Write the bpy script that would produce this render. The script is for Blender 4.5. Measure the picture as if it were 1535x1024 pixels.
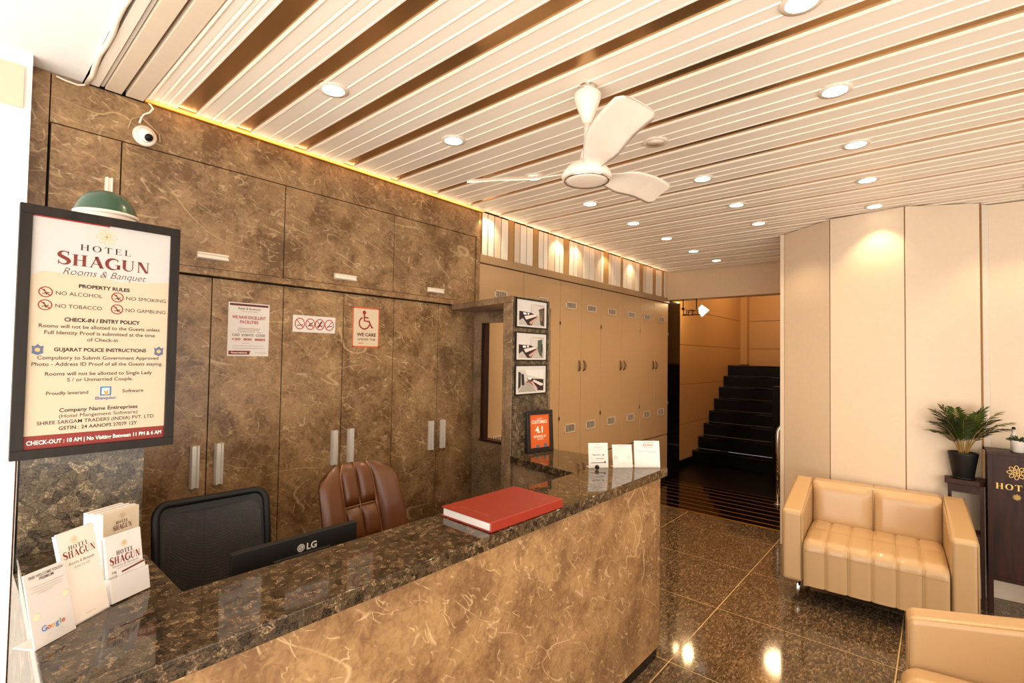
import bpy, bmesh, math, random
from mathutils import Vector, Matrix, noise
random.seed(7)
PI = math.pi
for o in list(bpy.data.objects): bpy.data.objects.remove(o)
SC = bpy.context.scene
COL = SC.collection

# ------------------------------------------------------------------ camera
cam_d = bpy.data.cameras.new('camera'); cam = bpy.data.objects.new('camera', cam_d); COL.objects.link(cam)
cam_d.sensor_width = 36.0; cam_d.lens = 738.87 / 1535 * 36.0; cam_d.clip_start = .02
r_ = Vector((0.75538219, 0.65508918, 0.01599717)); u_ = Vector((0.00665443, -0.03207993, 0.99946315)); f_ = Vector((-0.65525069, 0.75487021, 0.02859185))
cam.matrix_world = Matrix(((r_.x, u_.x, -f_.x, 0), (r_.y, u_.y, -f_.y, 0), (r_.z, u_.z, -f_.z, 1.6), (0, 0, 0, 1)))
SC.camera = cam
# ------------------------------------------------------------------ world, exposure, daylight, added fill lights
SC.view_settings.view_transform = 'Standard'; SC.view_settings.look = 'None'
SC.view_settings.gamma = 1.0; SC.view_settings.exposure = -.06; SC.view_settings.use_curve_mapping = False
W = bpy.data.worlds.new('world'); SC.world = W; W.use_nodes = True
W.node_tree.nodes['Background'].inputs[0].default_value = (1.0, .93, .85, 1)
W.node_tree.nodes['Background'].inputs[1].default_value = 1.3
def area(name, loc, target, sx, sy, power, color):
    d = bpy.data.lights.new(name, 'AREA'); d.shape = 'RECTANGLE'; d.size = sx; d.size_y = sy
    d.energy = power; d.color = color
    o = bpy.data.objects.new(name, d); COL.objects.link(o); o.location = loc
    o.rotation_euler = (Vector(target) - Vector(loc)).to_track_quat('-Z', 'Y').to_euler(); return o
# (local X of each panel stays horizontal, so size = length along the wall)
area('entrance_daylight', (-.2, -1.6, 1.3), (-.8, 3.0, 1.9), 4.6, 2.4, 95, (1.0, .92, .83))
area('ceiling_uplight_fill', (-.2, -.9, .25), (-.8, 2.0, 2.7), 4.6, 1.6, 120, (1.0, .92, .83))  # unseen lamp added low behind the camera to brighten the ceiling
area('right_side_fill', (2.6, .8, 1.2), (-2.0, 2.2, 2.0), 4.2, 2.2, 80, (1.0, .92, .82))  # fill light added out of view on the right, no known window there
WARM = (1.0, .74, .44)

# ------------------------------------------------------------------ colour and materials
def hexc(h):
    h = h.lstrip('#'); c = [int(h[i:i + 2], 16) / 255 for i in (0, 2, 4)]
    return tuple((x / 12.92 if x <= .04045 else ((x + .055) / 1.055) ** 2.4) for x in c) + (1,)
MATS = {}
def mat(name, col, rough=.5, metal=0, emit=None, es=0, spec=.5, coat=0, bump=None, alpha=None, trans=0):
    if name in MATS: return MATS[name]
    m = bpy.data.materials.new(name); m.use_nodes = True; nt = m.node_tree; b = nt.nodes['Principled BSDF']
    c = hexc(col) if isinstance(col, str) else col
    b.inputs['Base Color'].default_value = c; b.inputs['Roughness'].default_value = rough; b.inputs['Metallic'].default_value = metal
    b.inputs['Specular IOR Level'].default_value = spec; b.inputs['Coat Weight'].default_value = coat
    if trans: b.inputs['Transmission Weight'].default_value = trans
    if emit: b.inputs['Emission Color'].default_value = hexc(emit) if isinstance(emit, str) else emit; b.inputs['Emission Strength'].default_value = es
    if alpha is not None: b.inputs['Alpha'].default_value = alpha
    tc = nt.nodes.new('ShaderNodeTexCoord')
    n = nt.nodes.new('ShaderNodeTexNoise'); n.inputs['Scale'].default_value = bump[0] if bump else 30; n.inputs['Detail'].default_value = 4
    nt.links.new(tc.outputs['Object'], n.inputs['Vector'])
    # slight procedural variation in tone
    mx = nt.nodes.new('ShaderNodeMix'); mx.data_type = 'RGBA'; mx.inputs[0].default_value = 1
    rp = nt.nodes.new('ShaderNodeValToRGB'); v = .05
    rp.color_ramp.elements[0].color = tuple(x * (1 - v) for x in c[:3]) + (1,); rp.color_ramp.elements[1].color = tuple(min(1, x * (1 + v)) for x in c[:3]) + (1,)
    nt.links.new(n.outputs['Fac'], rp.inputs[0]); nt.links.new(rp.outputs[0], b.inputs['Base Color']); nt.nodes.remove(mx)
    if bump:
        bp = nt.nodes.new('ShaderNodeBump'); bp.inputs['Strength'].default_value = bump[1]; bp.inputs['Distance'].default_value = .002
        nt.links.new(n.outputs['Fac'], bp.inputs['Height']); nt.links.new(bp.outputs[0], b.inputs['Normal'])
    MATS[name] = m; return m
def stone(name, c0, c1, vein, scale=1.0, rough=.3, veins=True, rot=0.35, vs=.5):
    m = bpy.data.materials.new(name); m.use_nodes = True; nt = m.node_tree; b = nt.nodes['Principled BSDF']; L = nt.links.new
    g = nt.nodes.new('ShaderNodeNewGeometry')
    mp = nt.nodes.new('ShaderNodeMapping'); mp.inputs['Rotation'].default_value = (rot, rot * .5, .2); mp.inputs['Scale'].default_value = (scale,) * 3; L(g.outputs['Position'], mp.inputs['Vector'])
    def nz(s, det, dist, off=0):
        n = nt.nodes.new('ShaderNodeTexNoise'); n.inputs['Scale'].default_value = s; n.inputs['Detail'].default_value = det; n.inputs['Distortion'].default_value = dist
        n.inputs['Roughness'].default_value = .62
        a = nt.nodes.new('ShaderNodeVectorMath'); a.operation = 'ADD'; a.inputs[1].default_value = (off, off * 1.7, off * .3); L(mp.outputs[0], a.inputs[0]); L(a.outputs[0], n.inputs['Vector']); return n
    def mth(op, a, bb=None, c=None):
        q = nt.nodes.new('ShaderNodeMath'); q.operation = op
        for i, x in enumerate((a, bb, c)):
            if x is None: continue
            if isinstance(x, (int, float)): q.inputs[i].default_value = x
            else: L(x, q.inputs[i])
        return q.outputs[0]
    n1 = nz(4.5, 12, .5); nf = nz(38, 6, 1.2, 40)
    fac = mth('ADD', n1.outputs['Fac'], mth('MULTIPLY', mth('SUBTRACT', nf.outputs['Fac'], .5), .6))
    rp = nt.nodes.new('ShaderNodeValToRGB'); rp.color_ramp.elements[0].position = .36; rp.color_ramp.elements[1].position = .66
    rp.color_ramp.elements[0].color = hexc(c0); rp.color_ramp.elements[1].color = hexc(c1); L(fac, rp.inputs[0])
    out = rp.outputs[0]
    if veins:
        tot = None
        for sc_, off, w, ms, th, rt in ((2.4, 5, .0042, 3.5, .50, (.9, .2, .5)), (2.0, 31, .0034, 3.5, .52, (-.7, .5, 1.1)), (6.5, 11, .0085, 8, .51, (.4, .9, .2)), (8, 17, .010, 9, .52, (-.9, .1, .8)), (17, 23, .018, 13, .53, (.2, -.6, .1)), (15, 43, .016, 12, .54, (1.2, .5, .9))):
            m2 = nt.nodes.new('ShaderNodeMapping'); m2.inputs['Rotation'].default_value = rt; m2.inputs['Scale'].default_value = (sc_, sc_ * .38, sc_ * 1.0); m2.inputs['Location'].default_value = (off, off * .6, off * .2); L(mp.outputs[0], m2.inputs['Vector'])
            n = nt.nodes.new('ShaderNodeTexNoise'); n.inputs['Scale'].default_value = 1.0; n.inputs['Detail'].default_value = 2.2; n.inputs['Distortion'].default_value = .35; L(m2.outputs[0], n.inputs['Vector'])
            a = mth('ABSOLUTE', mth('SUBTRACT', n.outputs['Fac'], .5)); v = mth('SUBTRACT', 1, mth('MINIMUM', mth('DIVIDE', a, w), 1))
            k = nz(ms, 3, 0, off + 3); kk = mth('MINIMUM', mth('MAXIMUM', mth('MULTIPLY', mth('SUBTRACT', k.outputs['Fac'], th), 12), 0), 1)
            q = mth('MULTIPLY', v, kk); tot = q if tot is None else mth('MAXIMUM', tot, q)
        mx = nt.nodes.new('ShaderNodeMix'); mx.data_type = 'RGBA'; L(mth('MULTIPLY', tot, vs), mx.inputs[0]); L(out, mx.inputs[6]); mx.inputs[7].default_value = hexc(vein); out = mx.outputs[2]
    L(out, b.inputs['Base Color']); b.inputs['Roughness'].default_value = rough
    MATS[name] = m; return m
def granite(name, dark, mid, light, scale=60, rough=.07, stretch=(1, 1, 1), spec=.5):
    m = bpy.data.materials.new(name); m.use_nodes = True; nt = m.node_tree; b = nt.nodes['Principled BSDF']; L = nt.links.new
    g = nt.nodes.new('ShaderNodeNewGeometry')
    mp = nt.nodes.new('ShaderNodeMapping'); mp.inputs['Scale'].default_value = stretch; mp.inputs['Rotation'].default_value = (0, 0, .5); L(g.outputs['Position'], mp.inputs['Vector'])
    n = nt.nodes.new('ShaderNodeTexNoise'); n.inputs['Scale'].default_value = scale * .45; n.inputs['Detail'].default_value = 3; L(mp.outputs[0], n.inputs['Vector'])
    mv = nt.nodes.new('ShaderNodeMix'); mv.data_type = 'VECTOR'; mv.inputs[0].default_value = .028; L(mp.outputs[0], mv.inputs[4]); L(n.outputs['Color'], mv.inputs[5])
    v = nt.nodes.new('ShaderNodeTexVoronoi'); v.inputs['Scale'].default_value = scale; v.distance = 'EUCLIDEAN'; L(mv.outputs[1], v.inputs['Vector'])
    ve = nt.nodes.new('ShaderNodeTexVoronoi'); ve.feature = 'DISTANCE_TO_EDGE'; ve.inputs['Scale'].default_value = scale; L(mv.outputs[1], ve.inputs['Vector'])
    sx = nt.nodes.new('ShaderNodeSeparateColor'); L(v.outputs['Color'], sx.inputs[0])
    rp = nt.nodes.new('ShaderNodeValToRGB'); e = rp.color_ramp.elements
    e[0].color = hexc(dark); e[0].position = .15; e[1].color = hexc(mid); e[1].position = .75; q = e.new(.97); q.color = hexc(light)
    n2 = nt.nodes.new('ShaderNodeTexNoise'); n2.inputs['Scale'].default_value = scale * 1.6; n2.inputs['Detail'].default_value = 6; n2.inputs['Distortion'].default_value = 2.5; L(mp.outputs[0], n2.inputs['Vector'])
    ad = nt.nodes.new('ShaderNodeMath'); ad.operation = 'MULTIPLY_ADD'; L(sx.outputs[0], ad.inputs[0]); ad.inputs[1].default_value = .55
    a2 = nt.nodes.new('ShaderNodeMath'); a2.operation = 'MULTIPLY_ADD'; L(n2.outputs['Fac'], a2.inputs[0]); a2.inputs[1].default_value = 1.5; a2.inputs[2].default_value = -.5; L(a2.outputs[0], ad.inputs[2]); L(ad.outputs[0], rp.inputs[0])
    ed = nt.nodes.new('ShaderNodeMapRange'); ed.inputs[1].default_value = 0; ed.inputs[2].default_value = .06; ed.inputs[3].default_value = .55; ed.inputs[4].default_value = 0; L(ve.outputs['Distance'], ed.inputs[0])
    mx = nt.nodes.new('ShaderNodeMix'); mx.data_type = 'RGBA'; L(ed.outputs[0], mx.inputs[0]); L(rp.outputs[0], mx.inputs[6]); mx.inputs[7].default_value = hexc(dark)
    L(mx.outputs[2], b.inputs['Base Color']); b.inputs['Roughness'].default_value = rough; b.inputs['Specular IOR Level'].default_value = spec
    MATS[name] = m; return m
def wood(name, c0, c1, rough=.45):
    m = bpy.data.materials.new(name); m.use_nodes = True; nt = m.node_tree; b = nt.nodes['Principled BSDF']; L = nt.links.new
    g = nt.nodes.new('ShaderNodeNewGeometry'); mp = nt.nodes.new('ShaderNodeMapping'); mp.inputs['Scale'].default_value = (14, 14, 1.6); L(g.outputs['Position'], mp.inputs[0])
    n = nt.nodes.new('ShaderNodeTexNoise'); n.inputs['Scale'].default_value = 3; n.inputs['Detail'].default_value = 6; L(mp.outputs[0], n.inputs['Vector'])
    rp = nt.nodes.new('ShaderNodeValToRGB'); rp.color_ramp.elements[0].color = hexc(c0); rp.color_ramp.elements[1].color = hexc(c1); rp.color_ramp.elements[0].position = .3; rp.color_ramp.elements[1].position = .7
    L(n.outputs['Fac'], rp.inputs[0]); L(rp.outputs[0], b.inputs['Base Color']); b.inputs['Roughness'].default_value = rough; b.inputs['Specular IOR Level'].default_value = .25; MATS[name] = m; return m
M_MARB = stone('brown_marble', '684b2e', 'a4825a', 'dfc295', 1.0, .33)
M_MARBF = stone('counter_marble', '76563a', 'a58056', 'e6c594', 1.0, .25, rot=.8)
M_GRAN = granite('dark_granite', '17110b', '554431', '957b5b', 62, .05)
M_GRANV = granite('grey_granite', '231b13', '62533f', '9a8767', 46, .25)
M_FLOOR = granite('floor_granite', '2b2118', '6b5742', 'b59a76', 130, .075, (1, .4, 1))
M_BLACK = granite('black_granite', '060403', '0e0a07', '241b12', 90, .08, spec=.35)
M_STAIR = granite('stair_granite', '030202', '070504', '120d08', 90, .3, spec=.2)
M_WOOD = wood('dark_wood', '1f0f09', '3a1d12')
M_SLAT = mat('ceiling_cream', 'efe3d2', .38, bump=(3, .02))
M_SLATC = mat('ceiling_board_cream', 'd9c6ae', .5)
M_BRONZE = mat('bronze_mirror', 'b08a5c', .22, .85, bump=(7, .25))
M_GOLD = mat('gold_trim', 'c98f2e', .3, .9)
M_BRZD = mat('dark_bronze', '6a4a24', .4, .5)
M_BRONZ2 = mat('satin_bronze', 'b8935f', .4, .3)
M_WHITE = mat('white_plaster', 'efece8', .7)
M_WALLP = mat('cream_wall_panel', 'd8c3aa', .55)
M_LOCK = mat('beige_laminate', 'bf9c72', .42)
M_LOCKT = mat('beige_laminate_edge', 'a98a66', .45)
M_HALL = mat('hall_wall_panel', 'bd935c', .4)
M_HEAD = mat('cream_header', 'd2b796', .6)
M_DARK = mat('dark_gap', '120c08', .8)
M_STEEL = mat('brushed_steel', 'e6e0d6', .3, .35)
M_CHROME = mat('chrome', 'e0ddd8', .08, 1.0)
M_LEATH = mat('cream_leather', 'b9976d', .33, coat=.15, bump=(160, .12))
M_LEATHS = mat('cream_leather_seam', 'a58559', .5)
M_BRLEA = mat('brown_leather', '5a3010', .36, coat=.1, bump=(150, .1))
M_BRSEAM = mat('brown_leather_seam', '9a6a45', .5)
M_PLBLK = mat('black_plastic', '100e0c', .5, spec=.3)
M_MON = mat('monitor_grey', '1a1816', .5, spec=.3)
M_PAPER = mat('white_paper', 'd9d2ca', .6)
M_CREAM = mat('cream_paper', 'd2bfa4', .6)
M_ACR = mat('white_acrylic', 'd8d0c8', .15)
M_FRAME = mat('black_frame', '1a1410', .3)
M_FRAMEB = wood('bronze_frame', '120d09', '241b13', .45)
M_RED = mat('red_book_cloth', '8c2615', .45)
M_FANW = mat('fan_white', 'efe0cf', .3)
M_LED = mat('led_disc', 'ffffff', .5, emit=(1, .86, .66, 1), es=9)
M_COVE = mat('cove_led', 'ffffff', .5, emit=(1, .62, .25, 1), es=7)
M_DOME = mat('green_enamel', '33523e', .3, coat=.2)
M_LEAF = mat('palm_green', '47551c', .45)
M_LEAF2 = mat('palm_green_dark', '2c3a16', .45)
M_STEM = mat('palm_stem', '8a6a2c', .5)
M_SOIL = mat('soil', '2a1c10', .9, bump=(80, 1))
M_GROUT = mat('gold_grout', 'c8a873', .4)
def ink(h): return mat('print_' + h, h, .6)

# ------------------------------------------------------------------ mesh helpers
class MB:
    def __init__(s): s.v = []; s.f = []; s.sm = []
    def add(s, vs, fs, smooth=False):
        n = len(s.v); s.v += [Vector(v) for v in vs]; s.f += [tuple(i + n for i in f) for f in fs]; s.sm += [smooth] * len(fs); return s
    def box(s, x0, x1, y0, y1, z0, z1, mt=None):
        vs = [Vector((x, y, z)) for z in (z0, z1) for x, y in ((x0, y0), (x1, y0), (x1, y1), (x0, y1))]
        if mt: vs = [mt @ v for v in vs]
        return s.add(vs, [(3, 2, 1, 0), (4, 5, 6, 7), (0, 1, 5, 4), (1, 2, 6, 5), (2, 3, 7, 6), (3, 0, 4, 7)])
    def prism(s, pts, z0, z1, mt=None):      # pts CCW in xy
        n = len(pts); vs = [Vector((p[0], p[1], z0)) for p in pts] + [Vector((p[0], p[1], z1)) for p in pts]
        if mt: vs = [mt @ v for v in vs]
        return s.add(vs, [tuple(range(n - 1, -1, -1)), tuple(range(n, 2 * n))] + [(i, (i + 1) % n, n + (i + 1) % n, n + i) for i in range(n)])
    def lathe(s, prof, c=(0, 0, 0), n=32, mt=None, cap=True):  # prof [(r,z)] bottom to top
        vs = []; fs = []; c = Vector(c)
        for r, z in prof:
            for i in range(n):
                a = 2 * PI * i / n; v = Vector((r * math.cos(a), r * math.sin(a), z)); v = (mt @ v) if mt else v; vs.append(v + c)
        for j in range(len(prof) - 1):
            for i in range(n): k = (i + 1) % n; fs.append((j * n + i, j * n + k, (j + 1) * n + k, (j + 1) * n + i))
        if cap: fs.append(tuple(range(n - 1, -1, -1))); fs.append(tuple(range((len(prof) - 1) * n, len(prof) * n)))
        return s.add(vs, fs, True)
    def tube(s, pts, r, n=10, closed=False):
        pts = [Vector(p) for p in pts]; m = len(pts); rr = r if isinstance(r, (list, tuple)) else [r] * m; vs = []; fs = []; pn = None
        for i, p in enumerate(pts):
            a = pts[(i - 1) % m] if (closed or i > 0) else p; b = pts[(i + 1) % m] if (closed or i < m - 1) else p
            t = (b - a).normalized()
            if pn is None: pn = t.orthogonal().normalized()
            pn = (pn - t * pn.dot(t)); pn = pn.normalized() if pn.length > 1e-6 else t.orthogonal().normalized(); q = t.cross(pn)
            for k in range(n): w = 2 * PI * k / n; vs.append(p + rr[i] * (math.cos(w) * pn + math.sin(w) * q))
        for i in range(m if closed else m - 1):
            j = (i + 1) % m
            for k in range(n): l = (k + 1) % n; fs.append((i * n + k, i * n + l, j * n + l, j * n + k))
        if not closed: fs.append(tuple(range(n - 1, -1, -1))); fs.append(tuple(range((m - 1) * n, m * n)))
        return s.add(vs, fs, True)
    def grid(s, fn, nu, nv, smooth=True, flip=False):
        vs = [fn(i / nu, j / nv) for j in range(nv + 1) for i in range(nu + 1)]; w = nu + 1; fs = []
        for j in range(nv):
            for i in range(nu):
                q = (j * w + i, j * w + i + 1, (j + 1) * w + i + 1, (j + 1) * w + i); fs.append(q[::-1] if flip else q)
        return s.add(vs, fs, smooth)
    def build(s, name, m, parent=None, bevel=0, seg=2, smooth=None, local=False):
        off = Vector((0, 0, 0))
        if not local:
            if parent is not None:
                q = parent
                while q is not None: off = off + Vector(q.location); q = q.parent
            else:
                xs = [v.x for v in s.v]; ys = [v.y for v in s.v]; zs = [v.z for v in s.v]
                off = Vector(((min(xs) + max(xs)) / 2, (min(ys) + max(ys)) / 2, min(zs)))
        me = bpy.data.meshes.new(name); me.from_pydata([v - off for v in s.v], [], s.f); me.materials.append(m)
        for p, k in zip(me.polygons, s.sm): p.use_smooth = k if smooth is None else smooth
        me.update(); o = bpy.data.objects.new(name, me); COL.objects.link(o)
        if parent is not None: o.parent = parent
        elif not local: o.location = off
        if bevel:
            b = o.modifiers.new('bevel', 'BEVEL'); b.width = bevel; b.segments = seg; b.limit_method = 'ANGLE'; b.angle_limit = .6
            for p in me.polygons: p.use_smooth = True
            b.harden_normals = True
        return o
def tag(o, label, cat, group=None):
    o['label'] = label; o['category'] = cat
    if group: o['group'] = group
    return o
def thing(name, label, cat, loc=(0, 0, 0), rz=0, group=None):
    o = bpy.data.objects.new(name, None); COL.objects.link(o); o.location = loc; o.rotation_euler = (0, 0, rz); o.empty_display_size = .05
    return tag(o, label, cat, group)
def sempty(name, loc=(0, 0, 0)):
    o = bpy.data.objects.new(name, None); COL.objects.link(o); o.location = loc; o['kind'] = 'structure'; return o
def struct(o): o['kind'] = 'structure'; return o
def box(name, m, x0, x1, y0, y1, z0, z1, parent=None, bevel=0): return MB().box(x0, x1, y0, y1, z0, z1).build(name, m, parent, bevel)
def dup(o, parent=None):
    c = o.copy(); COL.objects.link(c); c.parent = parent
    for ch in list(o.children): dup(ch, c)
    return c

# ------------------------------------------------------------------ flat print
class Sheet:
    """a flat printed face: origin o (top left), right vector r, down vector d, in metres"""
    def __init__(s, o, r, d, w, h, parent, eps=.0007):
        s.o = Vector(o); s.r = Vector(r).normalized(); s.d = Vector(d).normalized(); s.n = (s.d.cross(s.r)).normalized(); s.w = w; s.h = h; s.parent = parent; s.e = eps; s.b = {}; s.k = 0; s.q = 0
    def p(s, u, v, k): return s.o + s.r * (u * s.w) + s.d * (v * s.h) + s.n * (s.e * k)
    def mb(s, c, name): return s.b.setdefault((c, name, s.k), MB())
    def poly(s, pts, c, k=1, name='print'):
        m = s.mb(c, name); vs = [s.p(u, v, k) for u, v in pts]
        n = (vs[1] - vs[0]).cross(vs[2] - vs[0]); 
        if n.dot(s.n) < 0: vs = vs[::-1]
        m.add(vs, [tuple(range(len(vs)))])
    def rect(s, u0, v0, u1, v1, c, k=1, name='print'): s.poly([(u0, v0), (u0, v1), (u1, v1), (u1, v0)], c, k, name)
    def strip(s, pts, wd, c, k=2, name='print', closed=False):   # pts in sheet units; wd metres (or list)
        m = s.mb(c, name); P = [s.p(u, v, k) for u, v in pts]; n = len(P); vs = []
        ww = wd if isinstance(wd, list) else [wd] * n
        for i in range(n):
            a = P[(i - 1) % n] if closed or i else P[i]; b = P[(i + 1) % n] if closed or i < n - 1 else P[i]
            t = (b - a).normalized(); q = s.n.cross(t) * ww[i] / 2; vs += [P[i] - q, P[i] + q]
        fs = [(2 * i, 2 * ((i + 1) % n), 2 * ((i + 1) % n) + 1, 2 * i + 1) for i in range(n if closed else n - 1)]
        m.add(vs, fs)
    def ring(s, u, v, R, wd, c, k=2, name='symbol', n=28, ry=None):   # R metres
        s.strip([(u + R * math.cos(2 * PI * i / n) / s.w, v + (ry or R) * math.sin(2 * PI * i / n) / s.h) for i in range(n)], wd, c, k, name, True)
    def disc(s, u, v, R, c, k=2, name='symbol', n=20): s.poly([(u + R * math.cos(2 * PI * i / n) / s.w, v + R * math.sin(2 * PI * i / n) / s.h) for i in range(n)], c, k, name)
    def text(s, t, u, v, size, c, k=2, align='CENTER', bold=0, width=None, shear=0, name='lettering'):
        s.q += 1; s.k = 'line%d' % s.q
        cu = bpy.data.curves.new('t', 'FONT'); cu.body = t; cu.size = size / .69; cu.align_x = align; cu.offset = bold * size; cu.shear = shear; cu.resolution_u = 3; cu.fill_mode = 'FRONT'
        o = bpy.data.objects.new('t', cu); me = bpy.data.meshes.new_from_object(o)
        if len(me.vertices):
            xs = [q.co.x for q in me.vertices]; sc = 1
            if width: sc = width / max(1e-6, max(xs) - min(xs))
            m = s.mb(c, name); b = s.p(u, v, k)
            m.add([b + s.r * (q.co.x * sc) - s.d * q.co.y for q in me.vertices], [tuple(p.vertices) for p in me.polygons])
        bpy.data.objects.remove(o); bpy.data.curves.remove(cu); bpy.data.meshes.remove(me); s.k = 0
    def serif(s, t, u, v, size, c, k=2, gap=.16, width=None, big=1.0, name='lettering', bold=1.0):
        xs = 0; items = []; s.q += 1; s.k = 'line%d' % s.q
        for i, ch in enumerate(t):
            sc = big if i == 0 else 1.0
            if ch == ' ': xs += .4; continue
            w, polys = serif_glyph(ch, bold); items.append((xs, sc, polys)); xs += w * sc + gap
        xs -= gap; sx = (width / xs / size) if width else 1
        m = s.mb(c, name); b = s.p(u, v, k)
        for x0, sc, polys in items:
            for pl in polys:
                vs = [b + s.r * ((x0 + px * sc - xs / 2) * size * sx) - s.d * (py * size * sc) for px, py in pl]
                n = (vs[1] - vs[0]).cross(vs[2] - vs[0])
                if n.dot(s.n) < 0: vs = vs[::-1]
                m.add(vs, [tuple(range(len(vs)))])
        s.k = 0
    def rosette(s, u, v, R, c, n=8, k=2, wd=.0014):
        for i in range(n):
            a = 2 * PI * i / n; cx, cy = R * .72 * math.cos(a), R * .72 * math.sin(a)
            pts = []
            for j in range(12):
                b = 2 * PI * j / 12; lx, ly = R * .28 * math.cos(b), R * .2 * math.sin(b); pts.append((u + (cx + lx * math.cos(a) - ly * math.sin(a)) / s.w, v + (cy + lx * math.sin(a) + ly * math.cos(a)) / s.h))
            s.strip(pts, wd, c, k, 'emblem', True)
        for i in range(4):
            a = PI / 2 * i + PI / 4; s.ring(u + R * .2 * math.cos(a) / s.w, v + R * .2 * math.sin(a) / s.h, R * .18, wd, c, k, 'emblem', 10)
    def done(s):
        for (c, name, kk_), m in s.b.items():
            if not m.v: continue
            mm = c if not isinstance(c, str) else ink(c)
            m.build(name, mm, s.parent)
def arcpts(cx, cy, rx, ry, a0, a1, n=14): return [(cx + rx * math.cos(math.radians(a0 + (a1 - a0) * i / n)), cy + ry * math.sin(math.radians(a0 + (a1 - a0) * i / n))) for i in range(n + 1)]
def ribbon(pts, ws):
    out = []; n = len(pts); L_ = []; R_ = []
    for i in range(n):
        a = pts[max(0, i - 1)]; b = pts[min(n - 1, i + 1)]; dx, dy = b[0] - a[0], b[1] - a[1]; l = math.hypot(dx, dy) or 1; w = ws[i] / 2
        L_.append((pts[i][0] - dy / l * w, pts[i][1] + dx / l * w)); R_.append((pts[i][0] + dy / l * w, pts[i][1] - dx / l * w))
    for i in range(n - 1): out.append([L_[i], L_[i + 1], R_[i + 1], R_[i]])
    return out
def serif_glyph(ch, B=1.0):
    R = lambda x0, y0, x1, y1: [(x0, y0), (x1, y0), (x1, y1), (x0, y1)]
    T = .15 * B; t = .055; S = .05
    sf = lambda x0, x1, y: R(x0 - .07, y, x1 + .07, y + S)
    if ch == 'H': return .86, [R(.08, S, .08 + T, 1 - S), R(.78 - T, S, .78, 1 - S), R(.08 + T, .48, .78 - T, .48 + t), sf(.08, .08 + T, 0), sf(.08, .08 + T, 1 - S), sf(.78 - T, .78, 0), sf(.78 - T, .78, 1 - S)]
    if ch == 'T': return .76, [R(.38 - T / 2, S, .38 + T / 2, .95), R(0, .94, .76, 1), R(0, .76, .045, .94), R(.715, .76, .76, .94), sf(.38 - T / 2, .38 + T / 2, 0)]
    if ch == 'E': return .68, [R(.08, S, .08 + T, 1 - S), R(.01, .95, .62, 1), R(.01, 0, .66, .05), R(.08 + T, .48, .48, .53), R(.575, .8, .62, .95), R(.615, .05, .66, .22), R(.44, .4, .48, .61)]
    if ch == 'L': return .66, [R(.08, S, .08 + T, 1 - S), sf(.08, .08 + T, .95), R(.01, 0, .64, .05), R(.6, .05, .64, .25)]
    if ch == 'O':
        o = []; n = 28
        for i in range(n):
            a, b = 2 * PI * i / n, 2 * PI * (i + 1) / n; f = lambda w, rx, ry: (.44 + rx * math.cos(w), .5 + ry * math.sin(w)); o.append([f(a, .44, .515), f(b, .44, .515), f(b, .44 - T * 1.05, .46), f(a, .44 - T * 1.05, .46)])
        return .88, o
    if ch == 'G':
        p = arcpts(.46, .5, .40, .485, 42, 330, 24); n = len(p); w = [max(.05, T * 1.15 * math.sin(PI * min(1, max(0, (i / (n - 1) * 1.08)))) ** .8) for i in range(n)]
        return .9, ribbon(p, w) + [R(.68, .06, .68 + T, .44), R(.58, .42, .9, .47), R(.70, .72, .745, .98)]
    if ch == 'S':
        p = arcpts(.32, .735, .22, .225, 25, 200, 12) + [(.2, .58), (.33, .5), (.46, .41)] + arcpts(.31, .265, .235, .235, 10, -160, 12); n = len(p)
        w = [.05 + (T * 1.15 - .05) * math.exp(-((i / (n - 1) - .5) / .24) ** 2) for i in range(n)]
        return .62, ribbon(p, w) + [R(.49, .7, .53, 1.0), R(.05, .0, .09, .32)]
    if ch == 'A': return .9, ribbon([(.12, 0), (.44, 1)], [.06, .06]) + ribbon([(.41, 1), (.76, 0)], [T * 1.1, T * 1.1]) + [R(.22, .3, .66, .355), sf(.1, .14, 0), sf(.70, .82, 0)]
    if ch == 'U':
        p = [(.14, 1), (.14, .34)] + arcpts(.41, .34, .27, .31, 180, 360, 12) + [(.68, 1)]; n = len(p)
        return .84, ribbon(p, [T if i < 3 else max(.055, T - (T - .055) * (i - 2) / 8) for i in range(n)]) + [sf(.14 - T / 2, .14 + T / 2, .95), sf(.66, .70, .95)]
    if ch == 'N': return .86, [R(.1, 0, .155, 1), R(.7, 0, .755, 1), [(.04, 1), (.04 + T * 1.25, 1), (.755, 0), (.755 - T * .9, 0)], sf(.1, .155, 0), sf(.7, .755, .95)]
    return .5, []

# ================================================================== SETTING
ZC = 2.715
# ---- floor: screed plus tiles
fl = struct(box('floor', M_GROUT, -2.76, 3.2, -2.2, 5.17, -.12, -.0012))
XJ = [-2.76, -2.0, -1.09, -.18, .73, 1.64, 2.55, 3.2]; YJ = [-2.2, -1.14, -.4, .34, 1.08, 1.82, 2.56, 3.31, 4.04, 4.74, 5.17]
for i in range(len(XJ) - 1):
    for j in range(len(YJ) - 1):
        box('tile', M_FLOOR, XJ[i] + .0027, XJ[i + 1] - .0027, YJ[j] + .0027, YJ[j + 1] - .0027, -.012, 0, fl, .0006)
hf = sempty('floor', (-2, 5.8, 0))
box('screed', M_GOLD, -2.9, -1.03, 5.175, 6.33, -.1, -.0006, hf)
YS = [5.178, 5.31, 5.46, 5.61, 5.76, 5.91, 6.06, 6.2, 6.33]
for a, b in zip(YS[:-1], YS[1:]): box('floor_strip', M_BLACK, -2.9, -1.03, a + .011, b - .011, -.02, 0, hf)
box('gold_edge_strip', M_GOLD, -2.9, -1.03, 5.165, 5.19, -.01, .002, hf)
struct(box('floor', M_STAIR, -2.9, -1.03, 6.335, 7.63, -.1, .001))
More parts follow.
